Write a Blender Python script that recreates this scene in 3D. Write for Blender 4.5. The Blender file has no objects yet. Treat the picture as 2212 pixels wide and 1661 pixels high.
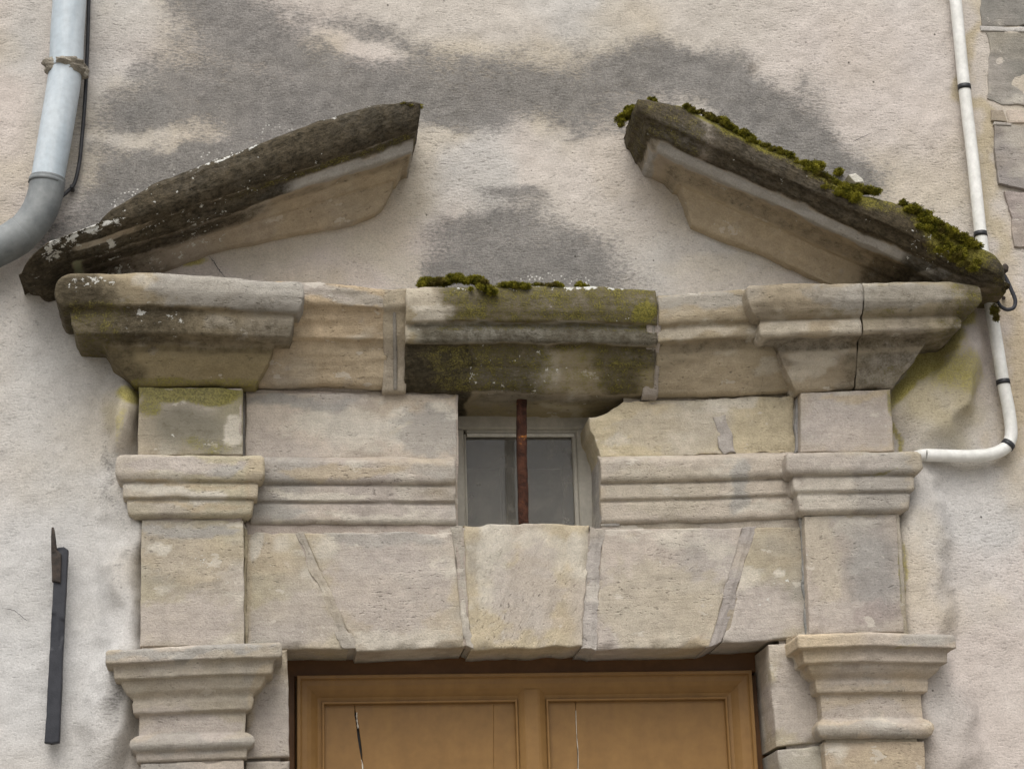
import bpy, math, random
import numpy as np
from mathutils import Matrix, Vector

# ---------------------------------------------------------------- camera
sc = bpy.context.scene
PITCH, YAW, ROLL = math.radians(17.5), math.radians(7.0), math.radians(-1.85)
FPX, CAMY, CAMZ = 4500.0, -4.9, 1.6          # focal length in units of a 2212 px wide picture
W0, H0 = 2212.0, 1661.0
fw = np.array([math.sin(YAW)*math.cos(PITCH), math.cos(YAW)*math.cos(PITCH), math.sin(PITCH)])
r0 = np.array([math.cos(YAW), -math.sin(YAW), 0.0]); u0 = np.cross(r0, fw)
rt = math.cos(ROLL)*r0 + math.sin(ROLL)*u0
up = math.cos(ROLL)*u0 - math.sin(ROLL)*r0
cam = bpy.data.cameras.new('camera'); camo = bpy.data.objects.new('camera', cam)
sc.collection.objects.link(camo); sc.camera = camo
cam.sensor_width = 36; cam.lens = 36*FPX/W0; cam.clip_end = 500
M = Matrix.Identity(4)
for i in range(3):
    M[i][0], M[i][1], M[i][2] = rt[i], up[i], -fw[i]
M[0][3], M[1][3], M[2][3] = 0, CAMY, CAMZ
camo.matrix_world = M
# ---------------------------------------------------------------- sky, sun, exposure
SUN_EL, SUN_AZ = math.radians(56), math.radians(14)      # azimuth: left of straight in front of the wall
wd = bpy.data.worlds.new('World'); sc.world = wd; wd.use_nodes = True
nt = wd.node_tree; nt.nodes.clear()
sky = nt.nodes.new('ShaderNodeTexSky'); sky.sky_type = 'NISHITA'; sky.sun_disc = False
sky.sun_elevation = SUN_EL; sky.sun_rotation = math.pi + SUN_AZ
sky.dust_density = 6; sky.air_density = 1.0; sky.ozone_density = 1.0
hs = nt.nodes.new('ShaderNodeHueSaturation'); hs.inputs['Saturation'].default_value = 0.30
bg = nt.nodes.new('ShaderNodeBackground'); bg.inputs[1].default_value = 0.14
wo = nt.nodes.new('ShaderNodeOutputWorld')
nt.links.new(sky.outputs[0], hs.inputs['Color']); nt.links.new(hs.outputs[0], bg.inputs[0]); nt.links.new(bg.outputs[0], wo.inputs[0])
sl = bpy.data.lights.new('sun', 'SUN'); sl.energy = 1.2; sl.angle = math.radians(55); sl.color = (1, .965, .91)
so = bpy.data.objects.new('sun', sl); sc.collection.objects.link(so)
sd = Vector((-math.sin(SUN_AZ)*math.cos(SUN_EL), -math.cos(SUN_AZ)*math.cos(SUN_EL), math.sin(SUN_EL)))
so.rotation_euler = sd.to_track_quat('Z', 'Y').to_euler(); so.location = (-3, -6, 8)
vs = sc.view_settings; vs.view_transform = 'Standard'; vs.look = 'None'; vs.exposure = 0.14; vs.gamma = 1
vs.use_curve_mapping = False
sc.cycles.max_bounces = 6; sc.cycles.diffuse_bounces = 3; sc.cycles.glossy_bounces = 2; sc.cycles.transmission_bounces = 4
sc.cycles.caustics_reflective = sc.cycles.caustics_refractive = False

# ---------------------------------------------------------------- helpers
def P(x, y, Y):
    """where the sight line of a picture point meets the plane at depth Y -> world X, Z"""
    d = fw + (x-W0/2)/FPX*rt - (y-H0/2)/FPX*up
    t = (Y-CAMY)/d[1]
    return np.array([d[0]*t, CAMZ+d[2]*t])
def P3(x, y, Y):
    a = P(x, y, Y); return np.array([a[0], Y, a[1]])
SC = 1.0/np.linalg.norm(P(1107, 900, 0)-P(1106, 900, 0))      # picture units per metre

def _hash(ix, iy, iz, seed):
    h = (ix.astype(np.int64)*374761393 + iy.astype(np.int64)*668265263 + iz.astype(np.int64)*2147483647 + seed*974634777) & 0xffffffff
    h = ((h ^ (h >> 13))*1274126177) & 0xffffffff
    h = ((h ^ (h >> 15))*2246822519) & 0xffffffff
    return ((h ^ (h >> 16)) & 0xffff)/65535.0
def vnoise(p, seed=0):
    f = np.floor(p); t = p-f; t = t*t*t*(t*(t*6-15)+10); f = f.astype(np.int64)
    x, y, z = f[..., 0], f[..., 1], f[..., 2]; r = 0
    for dx in (0, 1):
        wx = t[..., 0] if dx else 1-t[..., 0]
        for dy in (0, 1):
            wy = t[..., 1] if dy else 1-t[..., 1]
            for dz in (0, 1):
                wz = t[..., 2] if dz else 1-t[..., 2]
                r = r + wx*wy*wz*_hash(x+dx, y+dy, z+dz, seed)
    return r
def fbm(p, scale=1.0, octv=4, seed=0, gain=.5):
    """about -1..1"""
    if np.isscalar(scale): scale = (scale,)*3
    q = p*np.array(scale); a, s, n = 1.0, 0, 0
    for o in range(octv):
        s = s + a*(vnoise(q, seed+o*17)-.5)*2; n += a; a *= gain; q = q*2.03+11.3
    return s/n*1.6
def sstep(a, b, x):
    t = np.clip((x-a)/(b-a), 0, 1); return t*t*(3-2*t)
def mix(a, b, t):
    return a*(1-t[..., None])+np.array(b)*t[..., None]

_warp = {}
def blobmask(V, bl, Y, warp=.02, seed=5, lo=.35, hi=1.35):
    kind, x, y, rx, ry, ang, st = bl[:7]
    c = P(x, y, Y); a = math.radians(ang)
    if _warp.get('V') is not V:                      # one warp field per surface, shared by all its stains
        _warp['V'] = V; _warp['a'] = fbm(V, 9, 4, seed); _warp['b'] = fbm(V, 9, 4, seed+40)
    dx = V[..., 0]-c[0] + warp*_warp['a']
    dz = -(V[..., 2]-c[1]) + warp*_warp['b']
    u = (dx*math.cos(a)+dz*math.sin(a))*SC/rx; v = (-dx*math.sin(a)+dz*math.cos(a))*SC/ry
    return st*(1-sstep(lo, hi, np.sqrt(u*u+v*v)))

BEIGE = (.445, .395, .312); GREY = (.345, .328, .298); PINK = (.435, .388, .348); OCHRE = (.445, .37, .262); PALE = (.555, .515, .44)
def paint(V, base=BEIGE, seed=0, blobs=(), Y=0.0, vary=1.0):
    """per-vertex colour and the dark, green and lichen masks of a weathered surface"""
    sh = V.shape[:-1]; jr = random.Random(seed*7+1); j = jr.uniform(.89, 1.09)
    c = np.ones(sh+(3,))*np.array(base)*np.array((j, j*jr.uniform(.985, 1.015), j*jr.uniform(.93, 1.09)))
    c = mix(c, GREY, vary*.75*sstep(.0, .75, fbm(V, 4.5, 4, seed+1)))
    c = mix(c, PINK, vary*.7*sstep(.0, .7, fbm(V, 3.5, 3, seed+2)))
    c = mix(c, OCHRE, vary*.6*sstep(.1, .8, fbm(V, (3, 3, 7), 4, seed+3)))
    c = mix(c, PALE, vary*.7*sstep(.35, .7, fbm(V, (9, 9, 16), 4, seed+4)))
    c = c*(1+.10*fbm(V, (8, 8, 22), 4, seed+5))[..., None]
    m = {k: np.zeros(sh) for k in ('dark', 'green', 'lich')}
    m['rag'] = fbm(V, (26, 26, 40), 4, seed+8, .62)
    for b in blobs:
        w = np.clip(blobmask(V, b, Y, .02 if b[3] > 22 else .006), -1, 1)
        if b[0] in m:
            m[b[0]] = np.clip(np.where(w < 0, m[b[0]]+w, np.maximum(m[b[0]], w)), 0, 1)
        else:
            col = {'grey': GREY, 'pink': PINK, 'ochre': OCHRE, 'pale': PALE, 'beige': BEIGE}.get(b[0]) or b[7]
            if b[0] == 2:                        # a soft change of tone, not a flaked patch
                c = mix(c, col, np.clip(w, 0, 1)); continue
            st = max(b[6], .01); c = mix(c, col, min(st, 1)*sstep(.28, .62, w/st+.42*m['rag']))
    m['col'] = c
    return m

def mesh(name, V, F, mat, parent=None, attrs=None, smooth=True):
    V = np.asarray(V, dtype=np.float64).reshape(-1, 3)
    me = bpy.data.meshes.new(name)
    org = np.zeros(3)
    if parent is None:
        org = np.array([(V[:, 0].min()+V[:, 0].max())/2, V[:, 1].max(), V[:, 2].min()])
    me.from_pydata((V-org).tolist(), [], F if isinstance(F, list) else F.tolist())
    if attrs:
        for k, a in attrs.items():
            if k == 'rag': continue
            if k == 'col':
                at = me.attributes.new('col', 'FLOAT_COLOR', 'POINT')
                d = np.ones((len(V), 4), dtype=np.float32); d[:, :3] = np.clip(a.reshape(-1, 3), .005, .95)
                at.data.foreach_set('color', d.ravel())
            else:
                at = me.attributes.new(k, 'FLOAT', 'POINT')
                at.data.foreach_set('value', a.reshape(-1).astype(np.float32))
    if smooth: me.polygons.foreach_set('use_smooth', [True]*len(me.polygons))
    me.materials.append(mat); me.update()
    o = bpy.data.objects.new(name, me); sc.collection.objects.link(o); o.location = org
    if parent is not None:
        o.parent = parent; o.matrix_parent_inverse = Matrix.Translation(-parent.location)
    return o
def empty(name, loc, label, cat, group=None):
    o = bpy.data.objects.new(name, None); sc.collection.objects.link(o); o.location = loc
    o.empty_display_size = .1; tag(o, label, cat, group); return o
def tag(o, label, cat, group=None):
    o['label'] = label; o['category'] = cat
    if group: o['group'] = group
    return o
def gridfaces(n, m, skip=None, flip=True):
    i, j = np.meshgrid(np.arange(n-1), np.arange(m-1), indexing='ij')
    f = np.stack([i*m+j, i*m+j+1, (i+1)*m+j+1, (i+1)*m+j], -1)
    if skip is not None: f = f[~skip]
    f = f.reshape(-1, 4); return f[:, ::-1] if flip else f
def normals(V):
    a = np.gradient(V, axis=0); b = np.gradient(V, axis=1)
    n = np.cross(a, b); l = np.linalg.norm(n, axis=-1, keepdims=True); l[l < 1e-12] = 1
    return n/l
def erode(V, seed, it=5, k=.6):
    w = sstep(-.1, .8, fbm(V, 14, 3, seed))[..., None]*k + .05
    for _ in range(it):
        L = np.zeros_like(V)
        L[1:-1, :] += .25*(V[2:, :]+V[:-2, :]-2*V[1:-1, :])
        L[:, 1:-1] += .25*(V[:, 2:]+V[:, :-2]-2*V[:, 1:-1])
        V = V+L*w
    return V
def interp(x, xp, fp):
    xp = np.asarray(xp); fp = np.asarray(fp); o = np.argsort(xp); xp, fp = xp[o], fp[o]
    r = np.interp(x, xp, fp)
    s0 = (fp[1]-fp[0])/(xp[1]-xp[0]); s1 = (fp[-1]-fp[-2])/(xp[-1]-xp[-2])
    r = np.where(x < xp[0], fp[0]+s0*(x-xp[0]), r); return np.where(x > xp[-1], fp[-1]+s1*(x-xp[-1]), r)

def moulding(name, parent, mat, top, bot, prof, refx, xl, xr, base=BEIGE, seed=0, blobs=(), step=.006, back=.02,
             amp=.004, chip=.0, clampz=None, vary=1.0, er=2, strata=0.0, toplift=.012, bands=(), mp=1.0, rise=3, straight=False, tip=None):
    """a run of moulded stone; prof = [(picture y at refx, how far it stands out)], ends return to the wall"""
    otop, obot = prof[0][1], prof[-1][1]
    omax = max(p[1] for p in prof); omin = min(p[1] for p in prof)
    T = np.array([P(x, y-rise, -otop) for x, y in top]); B = np.array([P(x, y, -obot) for x, y in bot])
    if straight:                                   # the members run true even where the edges have worn
        TT, BB = T, B
        ft = np.polyfit(TT[3:-2, 0], TT[3:-2, 1], 1); fb = np.polyfit(BB[:, 0], BB[:, 1], 1)
        xs = np.array([TT[:, 0].min()-.3, TT[:, 0].max()+.3]); T = np.stack([xs, np.polyval(ft, xs)], -1); B = np.stack([xs, np.polyval(fb, xs)], -1)
    h, oo = [], []
    for py, o in prof:
        X, Z = P(refx, py, -o)
        zt, zb = interp(np.array([X]), T[:, 0], T[:, 1])[0], interp(np.array([X]), B[:, 0], B[:, 1])[0]
        h.append((Z-zb)/(zt-zb)); oo.append(o)
    H = abs(T[:, 1].mean()-B[:, 1].mean())
    h = [1+toplift/H]+h; oo = [-back]+oo                      # weathered top running back into the wall
    hh, o2 = [], []
    for a in range(len(h)-1):
        L = math.hypot((h[a+1]-h[a])*H, oo[a+1]-oo[a]); n = max(1, int(round(L/step)))
        for t in np.arange(n)/n:
            hh.append(h[a]+(h[a+1]-h[a])*t); o2.append(oo[a]+(oo[a+1]-oo[a])*t)
    hh.append(h[-1]); o2.append(oo[-1]); hh.append(h[-1]); o2.append(-back)
    hh, o2 = np.array(hh), np.array(o2)
    ytop, ybot = top[len(top)//2][1], bot[len(bot)//2][1]
    def ends(e):
        if np.isscalar(e):
            X = P(e, (ytop+ybot)/2, -(omax+omin)/2)[0]; return np.full(len(hh), X)
        a = P(e[0], ytop, -omax)[0]; b = P(e[1], ybot, -omin)[0]
        k = np.clip((o2-omin)/(omax-omin), 0, 1); k[0] = 1
        first = len(hh) and int(round((oo[1]-oo[0])/step))
        k[:max(1, int(first))] = k[max(1, int(first))]
        return b+(a-b)*k**mp
    XL, XR = ends(xl), ends(xr)
    L = (XR-XL).max(); nc = max(4, int(L/step)); nr = max(3, int((omax+back)/(step*1.6)))
    s = np.arange(nc+1)/nc
    X = XL[:, None]+(XR-XL)[:, None]*s[None]; O = np.repeat(o2[:, None], nc+1, 1)
    r = np.linspace(1, 0, nr+1)[:-1] ; r = 1-r                 # 0..1 excluding end
    r = np.linspace(0, 1, nr+1)[:-1]
    Ol = -back+(o2[:, None]+back)*r[None]; Or = -back+(o2[:, None]+back)*r[::-1][None]
    X = np.concatenate([np.repeat(XL[:, None], nr, 1), X, np.repeat(XR[:, None], nr, 1)], 1)
    O = np.concatenate([Ol, O, Or], 1)
    zt = interp(X, T[:, 0], T[:, 1]); zb = interp(X, B[:, 0], B[:, 1])
    Z = zb+hh[:, None]*(zt-zb)
    if straight:
        Z = Z+(interp(X, TT[:, 0], TT[:, 1])-zt)*sstep(.72, .98, hh)[:, None]+(interp(X, BB[:, 0], BB[:, 1])-zb)*(1-sstep(.0, .30, hh))[:, None]
        Z = np.minimum.accumulate(Z, 0)
    if tip:                                        # the foot of the rake is worn to a blunt round end
        xe, xf = P(tip[0], tip[2], -omax)[0], P(tip[1], tip[2], -omax)[0]
        q = np.clip((X-xe)/(xf-xe), 0, 1); q = np.sqrt(np.maximum(1-(1-q)**2, 0))
        zm = clampz(X)+.035; Z = zm+(Z-zm)*(.45+.55*q); O = O*(.60+.40*q)
    cz = (lambda X_: clampz(X_)+(tip is not None)*0) if clampz is not None else None
    V = np.stack([X, -O, Z], -1)
    V = erode(V, seed+3, er)
    if clampz is not None: V[..., 2] = np.maximum(V[..., 2], clampz(V[..., 0]))
    n = normals(V); d = amp*fbm(V, 7, 4, seed) + .4*amp*fbm(V, 40, 3, seed+9)
    if strata: d = d+strata*fbm(V, (2.5, 2.5, 60), 3, seed+21)
    if chip: d = d-chip*sstep(.25, .6, fbm(V, (10, 10, 14), 3, seed+31))
    V = V+n*d[..., None]
    if clampz is not None: V[..., 2] = np.maximum(V[..., 2], clampz(V[..., 0]))
    at = paint(V, base, seed, blobs, -(.85*omax+.15*max(omin, 0)), vary)
    if bands:                                     # weathering, painted undercut shade and lit fillets, each kept to one member
        py = [prof[0][0]-4]+[p[0] for p in prof]; rows = []
        for a in range(len(h)-1):
            n_ = max(1, int(round(math.hypot((h[a+1]-h[a])*H, oo[a+1]-oo[a])/step)))
            rows += [py[a]+(py[a+1]-py[a])*t for t in np.arange(n_)/n_]
        rows = np.array(rows+[py[-1], py[-1]])[:, None]+np.zeros(V.shape[:2])
        ym = .5*(ytop+ybot); om = -.5*(omax+omin); xa, xb = P(0, ym, om)[0], P(2212, ym, om)[0]
        px = (V[..., 0]-xa)/(xb-xa)*2212
        w1 = fbm(V, 12, 4, seed+71); w2 = fbm(V, (6, 6, 14), 4, seed+72)
        rows = rows+5*w1; px = px+34*w2
        for kind, y0, y1, x0, x1, st, sy, sx in bands:
            w = st*sstep(y0-sy, y0+sy, rows)*(1-sstep(y1-sy, y1+sy, rows))*sstep(x0-sx, x0+sx, px)*(1-sstep(x1-sx, x1+sx, px))
            if isinstance(kind, str) and kind in ('dark', 'green', 'lich'):
                at[kind] = np.clip(np.where(w < 0, at[kind]+w, np.maximum(at[kind], w)), 0, 1)
            else:
                at['col'] = mix(at['col'], {'grey': GREY, 'pink': PINK, 'ochre': OCHRE, 'pale': PALE, 'beige': BEIGE}[kind] if isinstance(kind, str) else kind, min(max(st, .01), 1)*sstep(.28, .62, w/max(st, .01)+.42*at['rag']))
    for b in blobs:
        if b[0] == 'dark' and b[6] <= -1: at['dark'] = np.clip(at['dark']+blobmask(V, b, -(.85*omax+.15*max(omin, 0)), .006), 0, 1)
    return mesh(name, V, gridfaces(*V.shape[:2]), mat, parent, at)

def poly_eval(pl, t):
    pl = np.asarray(pl, float); d = np.concatenate([[0], np.cumsum(np.linalg.norm(np.diff(pl, axis=0), axis=1))]); d /= d[-1]
    return np.stack([np.interp(t, d, pl[:, k]) for k in range(2)], -1)
def block(name, parent, mat, q, Y, depth=.05, base=BEIGE, seed=0, blobs=(), step=.008, rnd=.003, amp=.0014, wob=.0013, vary=1.0,
          ridge=None, tilt=0.0, back=None):
    """a dressed stone: q = 4 corners (tl, tr, br, bl) or 4 side polylines (top l>r, right t>b, bottom l>r, left t>b) in picture units on plane Y"""
    if np.isscalar(q[0][0]):
        tl, tr, br, bl = q; q = ([tl, tr], [tr, br], [bl, br], [tl, bl])
    W = [np.array([P(x, y, Y) for x, y in s]) for s in q]
    Lu = max(np.linalg.norm(np.diff(W[0], axis=0), axis=1).sum(), np.linalg.norm(np.diff(W[2], axis=0), axis=1).sum())
    Lv = max(np.linalg.norm(np.diff(W[1], axis=0), axis=1).sum(), np.linalg.norm(np.diff(W[3], axis=0), axis=1).sum())
    n, m = max(4, int(Lv/step)), max(4, int(Lu/step)); k = max(3, int(depth/.02))
    # finer spacing near the edge so the arris can round
    def spaced(L, n):
        e = np.array([.0, .08, .25, .55, 1.0])*rnd/L; e = e[e < .3]
        c = np.arange(1, n)/n; c = c[(c > e[-1]*1.3) & (c < 1-e[-1]*1.3)]
        return np.concatenate([e, c, 1-e[::-1]])
    u, v = spaced(Lu, m), spaced(Lv, n); m, n = len(u)-1, len(v)-1
    i = np.arange(-k, n+k+1); j = np.arange(-k, m+k+1)
    v = v[np.clip(i, 0, n)]; u = u[np.clip(j, 0, m)]
    top, bot = poly_eval(W[0], u), poly_eval(W[2], u); rgt, lft = poly_eval(W[1], v), poly_eval(W[3], v)
    U, Vv = np.meshgrid(u, v); U, Vv = U[..., None], Vv[..., None]
    S = (1-Vv)*top[None]+Vv*bot[None]+(1-U)*lft[:, None]+U*rgt[:, None] - ((1-U)*(1-Vv)*W[0][0]+U*(1-Vv)*W[0][-1]+(1-U)*Vv*W[2][0]+U*Vv*W[2][-1])
    du = np.minimum(U, 1-U)[..., 0]*Lu; dv = np.minimum(Vv, 1-Vv)[..., 0]*Lv
    def rf(d): d = np.clip(d, 0, rnd); return rnd-np.sqrt(np.maximum(rnd*rnd-(rnd-d)**2, 0))
    si = np.maximum(np.maximum(-i, i-n), 0)/k; sj = np.maximum(np.maximum(-j, j-m), 0)/k
    sk = np.maximum(si[:, None], sj[None])
    y = Y+np.maximum(rf(du), rf(dv))+sk*depth
    V = np.stack([S[..., 0], y, S[..., 1]], -1)
    Q = V.copy(); Q[..., 1] = 0
    edge = 1-sstep(0, .03, np.minimum(du, dv))
    V[..., 0] += wob*fbm(Q, 22, 3, seed+50)*edge; V[..., 2] += wob*fbm(Q, 22, 3, seed+51)*edge
    front = sk == 0
    bump = amp*fbm(Q, 6, 4, seed+52)+.5*amp*fbm(Q, (18, 18, 40), 3, seed+53)
    V[..., 1] += np.where(front, bump, bump*0)
    V[..., 1] += tilt*(U[..., 0]-.5)
    # broken arrises
    ch = sstep(.2, .6, fbm(Q, 16, 3, seed+54))*(1-sstep(0, .018, np.minimum(du, dv)))
    V[..., 1] += front*ch*rnd*1.5
    if ridge:                                       # raised fillet of ribbon pointing along the strip
        wdt, hgt = ridge
        V[..., 1] -= front*hgt*np.exp(-((U[..., 0]-.5-.06*fbm(Q, 5, 2, seed))/wdt)**2)
    skip = (si[:-1, None]+si[1:, None] > 0) & (sj[None, :-1]+sj[None, 1:] > 0)
    at = paint(V, base, seed, blobs, Y, vary)
    return mesh(name, V, gridfaces(*V.shape[:2], skip=skip), mat, parent, at)

def smooth_path(pts, n=8):
    pts = np.asarray(pts, float); out = []
    for a in range(len(pts)-1):
        p0 = pts[max(a-1, 0)]; p1 = pts[a]; p2 = pts[a+1]; p3 = pts[min(a+2, len(pts)-1)]
        for t in np.arange(n)/n:
            out.append(.5*((2*p1)+(-p0+p2)*t+(2*p0-5*p1+4*p2-p3)*t*t+(-p0+3*p1-3*p2+p3)*t**3))
    out.append(pts[-1]); return np.array(out)
def tube(name, parent, mat, pts, rad, seg=20, cap=True, smoothn=8, square=0.0, lump=0.0, seed=0):
    p = smooth_path(pts, smoothn) if smoothn else np.asarray(pts, float)
    rad = np.interp(np.linspace(0, 1, len(p)), np.linspace(0, 1, len(np.atleast_1d(rad))), np.atleast_1d(rad))
    t = np.gradient(p, axis=0); t /= np.linalg.norm(t, axis=1, keepdims=True)
    ref = np.array([0, -1.0, 0]); V = []
    for a in range(len(p)):
        b = np.cross(t[a], ref); b /= np.linalg.norm(b)+1e-9; c = np.cross(b, t[a])
        for s in range(seg):
            th = 2*math.pi*s/seg; cx, cy = math.cos(th), math.sin(th)
            k = 1+square*(1/max(abs(cx), abs(cy))-1)
            V.append(p[a]+rad[a]*k*(cx*b+cy*c))
    V = np.array(V)
    if lump: 
        ctr = np.repeat(p, seg, 0); V = V+(V-ctr)*(lump*fbm(V, 60, 3, seed))[:, None]
    F = []
    for a in range(len(p)-1):
        for s in range(seg):
            F.append([a*seg+s, a*seg+(s+1) % seg, (a+1)*seg+(s+1) % seg, (a+1)*seg+s])
    if cap:
        F.append([s for s in range(seg)][::-1]); F.append([(len(p)-1)*seg+s for s in range(seg)])
    o = mesh(name, V, F, mat, parent)
    for q in o.data.polygons:
        if len(q.vertices) > 4: q.use_smooth = False
    return o
def box(name, parent, mat, x0, x1, y0, y1, z0, z1, bev=.002, mods=True):
    b = bev
    V = []; 
    for (ix, iy, iz) in [(a, c, d) for a in (0, 1) for c in (0, 1) for d in (0, 1)]:
        X, Yc, Z = (x0, x1)[ix], (y0, y1)[iy], (z0, z1)[iz]
        sx, sy, sz = (1, -1)[ix], (1, -1)[iy], (1, -1)[iz]
        V += [(X, Yc+sy*b, Z+sz*b), (X+sx*b, Yc, Z+sz*b), (X+sx*b, Yc+sy*b, Z)]
    me = bpy.data.meshes.new(name)
    import bmesh
    bm = bmesh.new(); vs_ = [bm.verts.new(v) for v in V]
    bmesh.ops.convex_hull(bm, input=vs_)
    V2 = [v.co[:] for v in bm.verts]; bm.verts.index_update(); F2 = [[v.index for v in f.verts] for f in bm.faces]; bm.free()
    return mesh(name, V2, F2, mat, parent, smooth=False)
def pbox(name, parent, mat, xa, xb, ya, yb, Y, depth, bev=.002):
    """box whose front face covers a picture rectangle on plane Y"""
    A = P(xa, (ya+yb)/2, Y)[0]; B = P(xb, (ya+yb)/2, Y)[0]; T = P((xa+xb)/2, ya, Y)[1]; Bz = P((xa+xb)/2, yb, Y)[1]
    return box(name, parent, mat, A, B, Y, Y+depth, Bz, T, bev)

# ---------------------------------------------------------------- materials
class NT:
    def __init__(s, name, rot=0.0):
        s.m = bpy.data.materials.new(name); s.m.use_nodes = True; s.t = s.m.node_tree; s.t.nodes.clear()
        s.out = s.n('ShaderNodeOutputMaterial'); s.b = s.n('ShaderNodeBsdfPrincipled'); s.l(s.b.outputs[0], s.out.inputs[0])
        s.geo = s.n('ShaderNodeNewGeometry'); s.pos = s.geo.outputs['Position']
        if rot:                                   # bedding follows a raking stone
            r = s.n('ShaderNodeVectorRotate'); r.rotation_type = 'Y_AXIS'; r.inputs['Angle'].default_value = rot; s.l(s.pos, r.inputs['Vector']); s.pos = r.outputs[0]
    def n(s, k): return s.t.nodes.new(k)
    def l(s, a, b): s.t.links.new(a, b)
    def set(s, i, v):
        if isinstance(v, (int, float)): i.default_value = v
        elif isinstance(v, tuple): i.default_value = v if len(v) == len(i.default_value) else v+(1,)
        else: s.l(v, i)
    def attr(s, name, col=False):
        a = s.n('ShaderNodeAttribute'); a.attribute_name = name; return a.outputs['Color' if col else 'Fac']
    def noise(s, scale, detail=4, rough=.55, sx=(1, 1, 1), dist=0.0):
        mp = s.n('ShaderNodeMapping'); mp.inputs['Scale'].default_value = sx; s.l(s.pos, mp.inputs[0])
        t = s.n('ShaderNodeTexNoise'); t.inputs['Scale'].default_value = scale; t.inputs['Detail'].default_value = detail
        t.inputs['Roughness'].default_value = rough; t.inputs['Distortion'].default_value = dist
        s.l(mp.outputs[0], t.inputs['Vector']); return t.outputs['Fac']
    def voro(s, scale, sx=(1, 1, 1), rnd=1.0):
        mp = s.n('ShaderNodeMapping'); mp.inputs['Scale'].default_value = sx; s.l(s.pos, mp.inputs[0])
        t = s.n('ShaderNodeTexVoronoi'); t.inputs['Scale'].default_value = scale; t.inputs['Randomness'].default_value = rnd
        s.l(mp.outputs[0], t.inputs['Vector']); return t
    def math(s, op, a, b=0.0, c=None, clamp=False):
        t = s.n('ShaderNodeMath'); t.operation = op; t.use_clamp = clamp; s.set(t.inputs[0], a); s.set(t.inputs[1], b)
        if c is not None: s.set(t.inputs[2], c)
        return t.outputs[0]
    def ramp(s, v, a, b, lo=0.0, hi=1.0, smooth=True):
        t = s.n('ShaderNodeMapRange'); t.interpolation_type = 'SMOOTHSTEP' if smooth else 'LINEAR'
        s.set(t.inputs[0], v); t.inputs[1].default_value = a; t.inputs[2].default_value = b; t.inputs[3].default_value = lo; t.inputs[4].default_value = hi
        return t.outputs[0]
    def mix(s, f, a, b, mode='MIX'):
        t = s.n('ShaderNodeMix'); t.data_type = 'RGBA'; t.blend_type = mode; s.set(t.inputs[0], f); s.set(t.inputs[6], a); s.set(t.inputs[7], b)
        return t.outputs[2]
    def bump(s, h, strength, dist, prev=None):
        t = s.n('ShaderNodeBump'); t.inputs['Strength'].default_value = strength; t.inputs['Distance'].default_value = dist
        s.l(h, t.inputs['Height'])
        if prev is not None: s.l(prev, t.inputs['Normal'])
        return t.outputs[0]
    def fin(s, col, rough=.9, normal=None, spec=.25, metal=0.0):
        s.set(s.b.inputs['Base Color'], col); s.set(s.b.inputs['Roughness'], rough); s.b.inputs['Specular IOR Level'].default_value = spec
        s.b.inputs['Metallic'].default_value = metal
        if normal is not None: s.l(normal, s.b.inputs['Normal'])
        return s.m

def scale_col(s, col, fac):
    t = s.n('ShaderNodeVectorMath'); t.operation = 'SCALE'; s.l(col, t.inputs[0]); s.set(t.inputs['Scale'], fac); return t.outputs[0]

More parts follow.
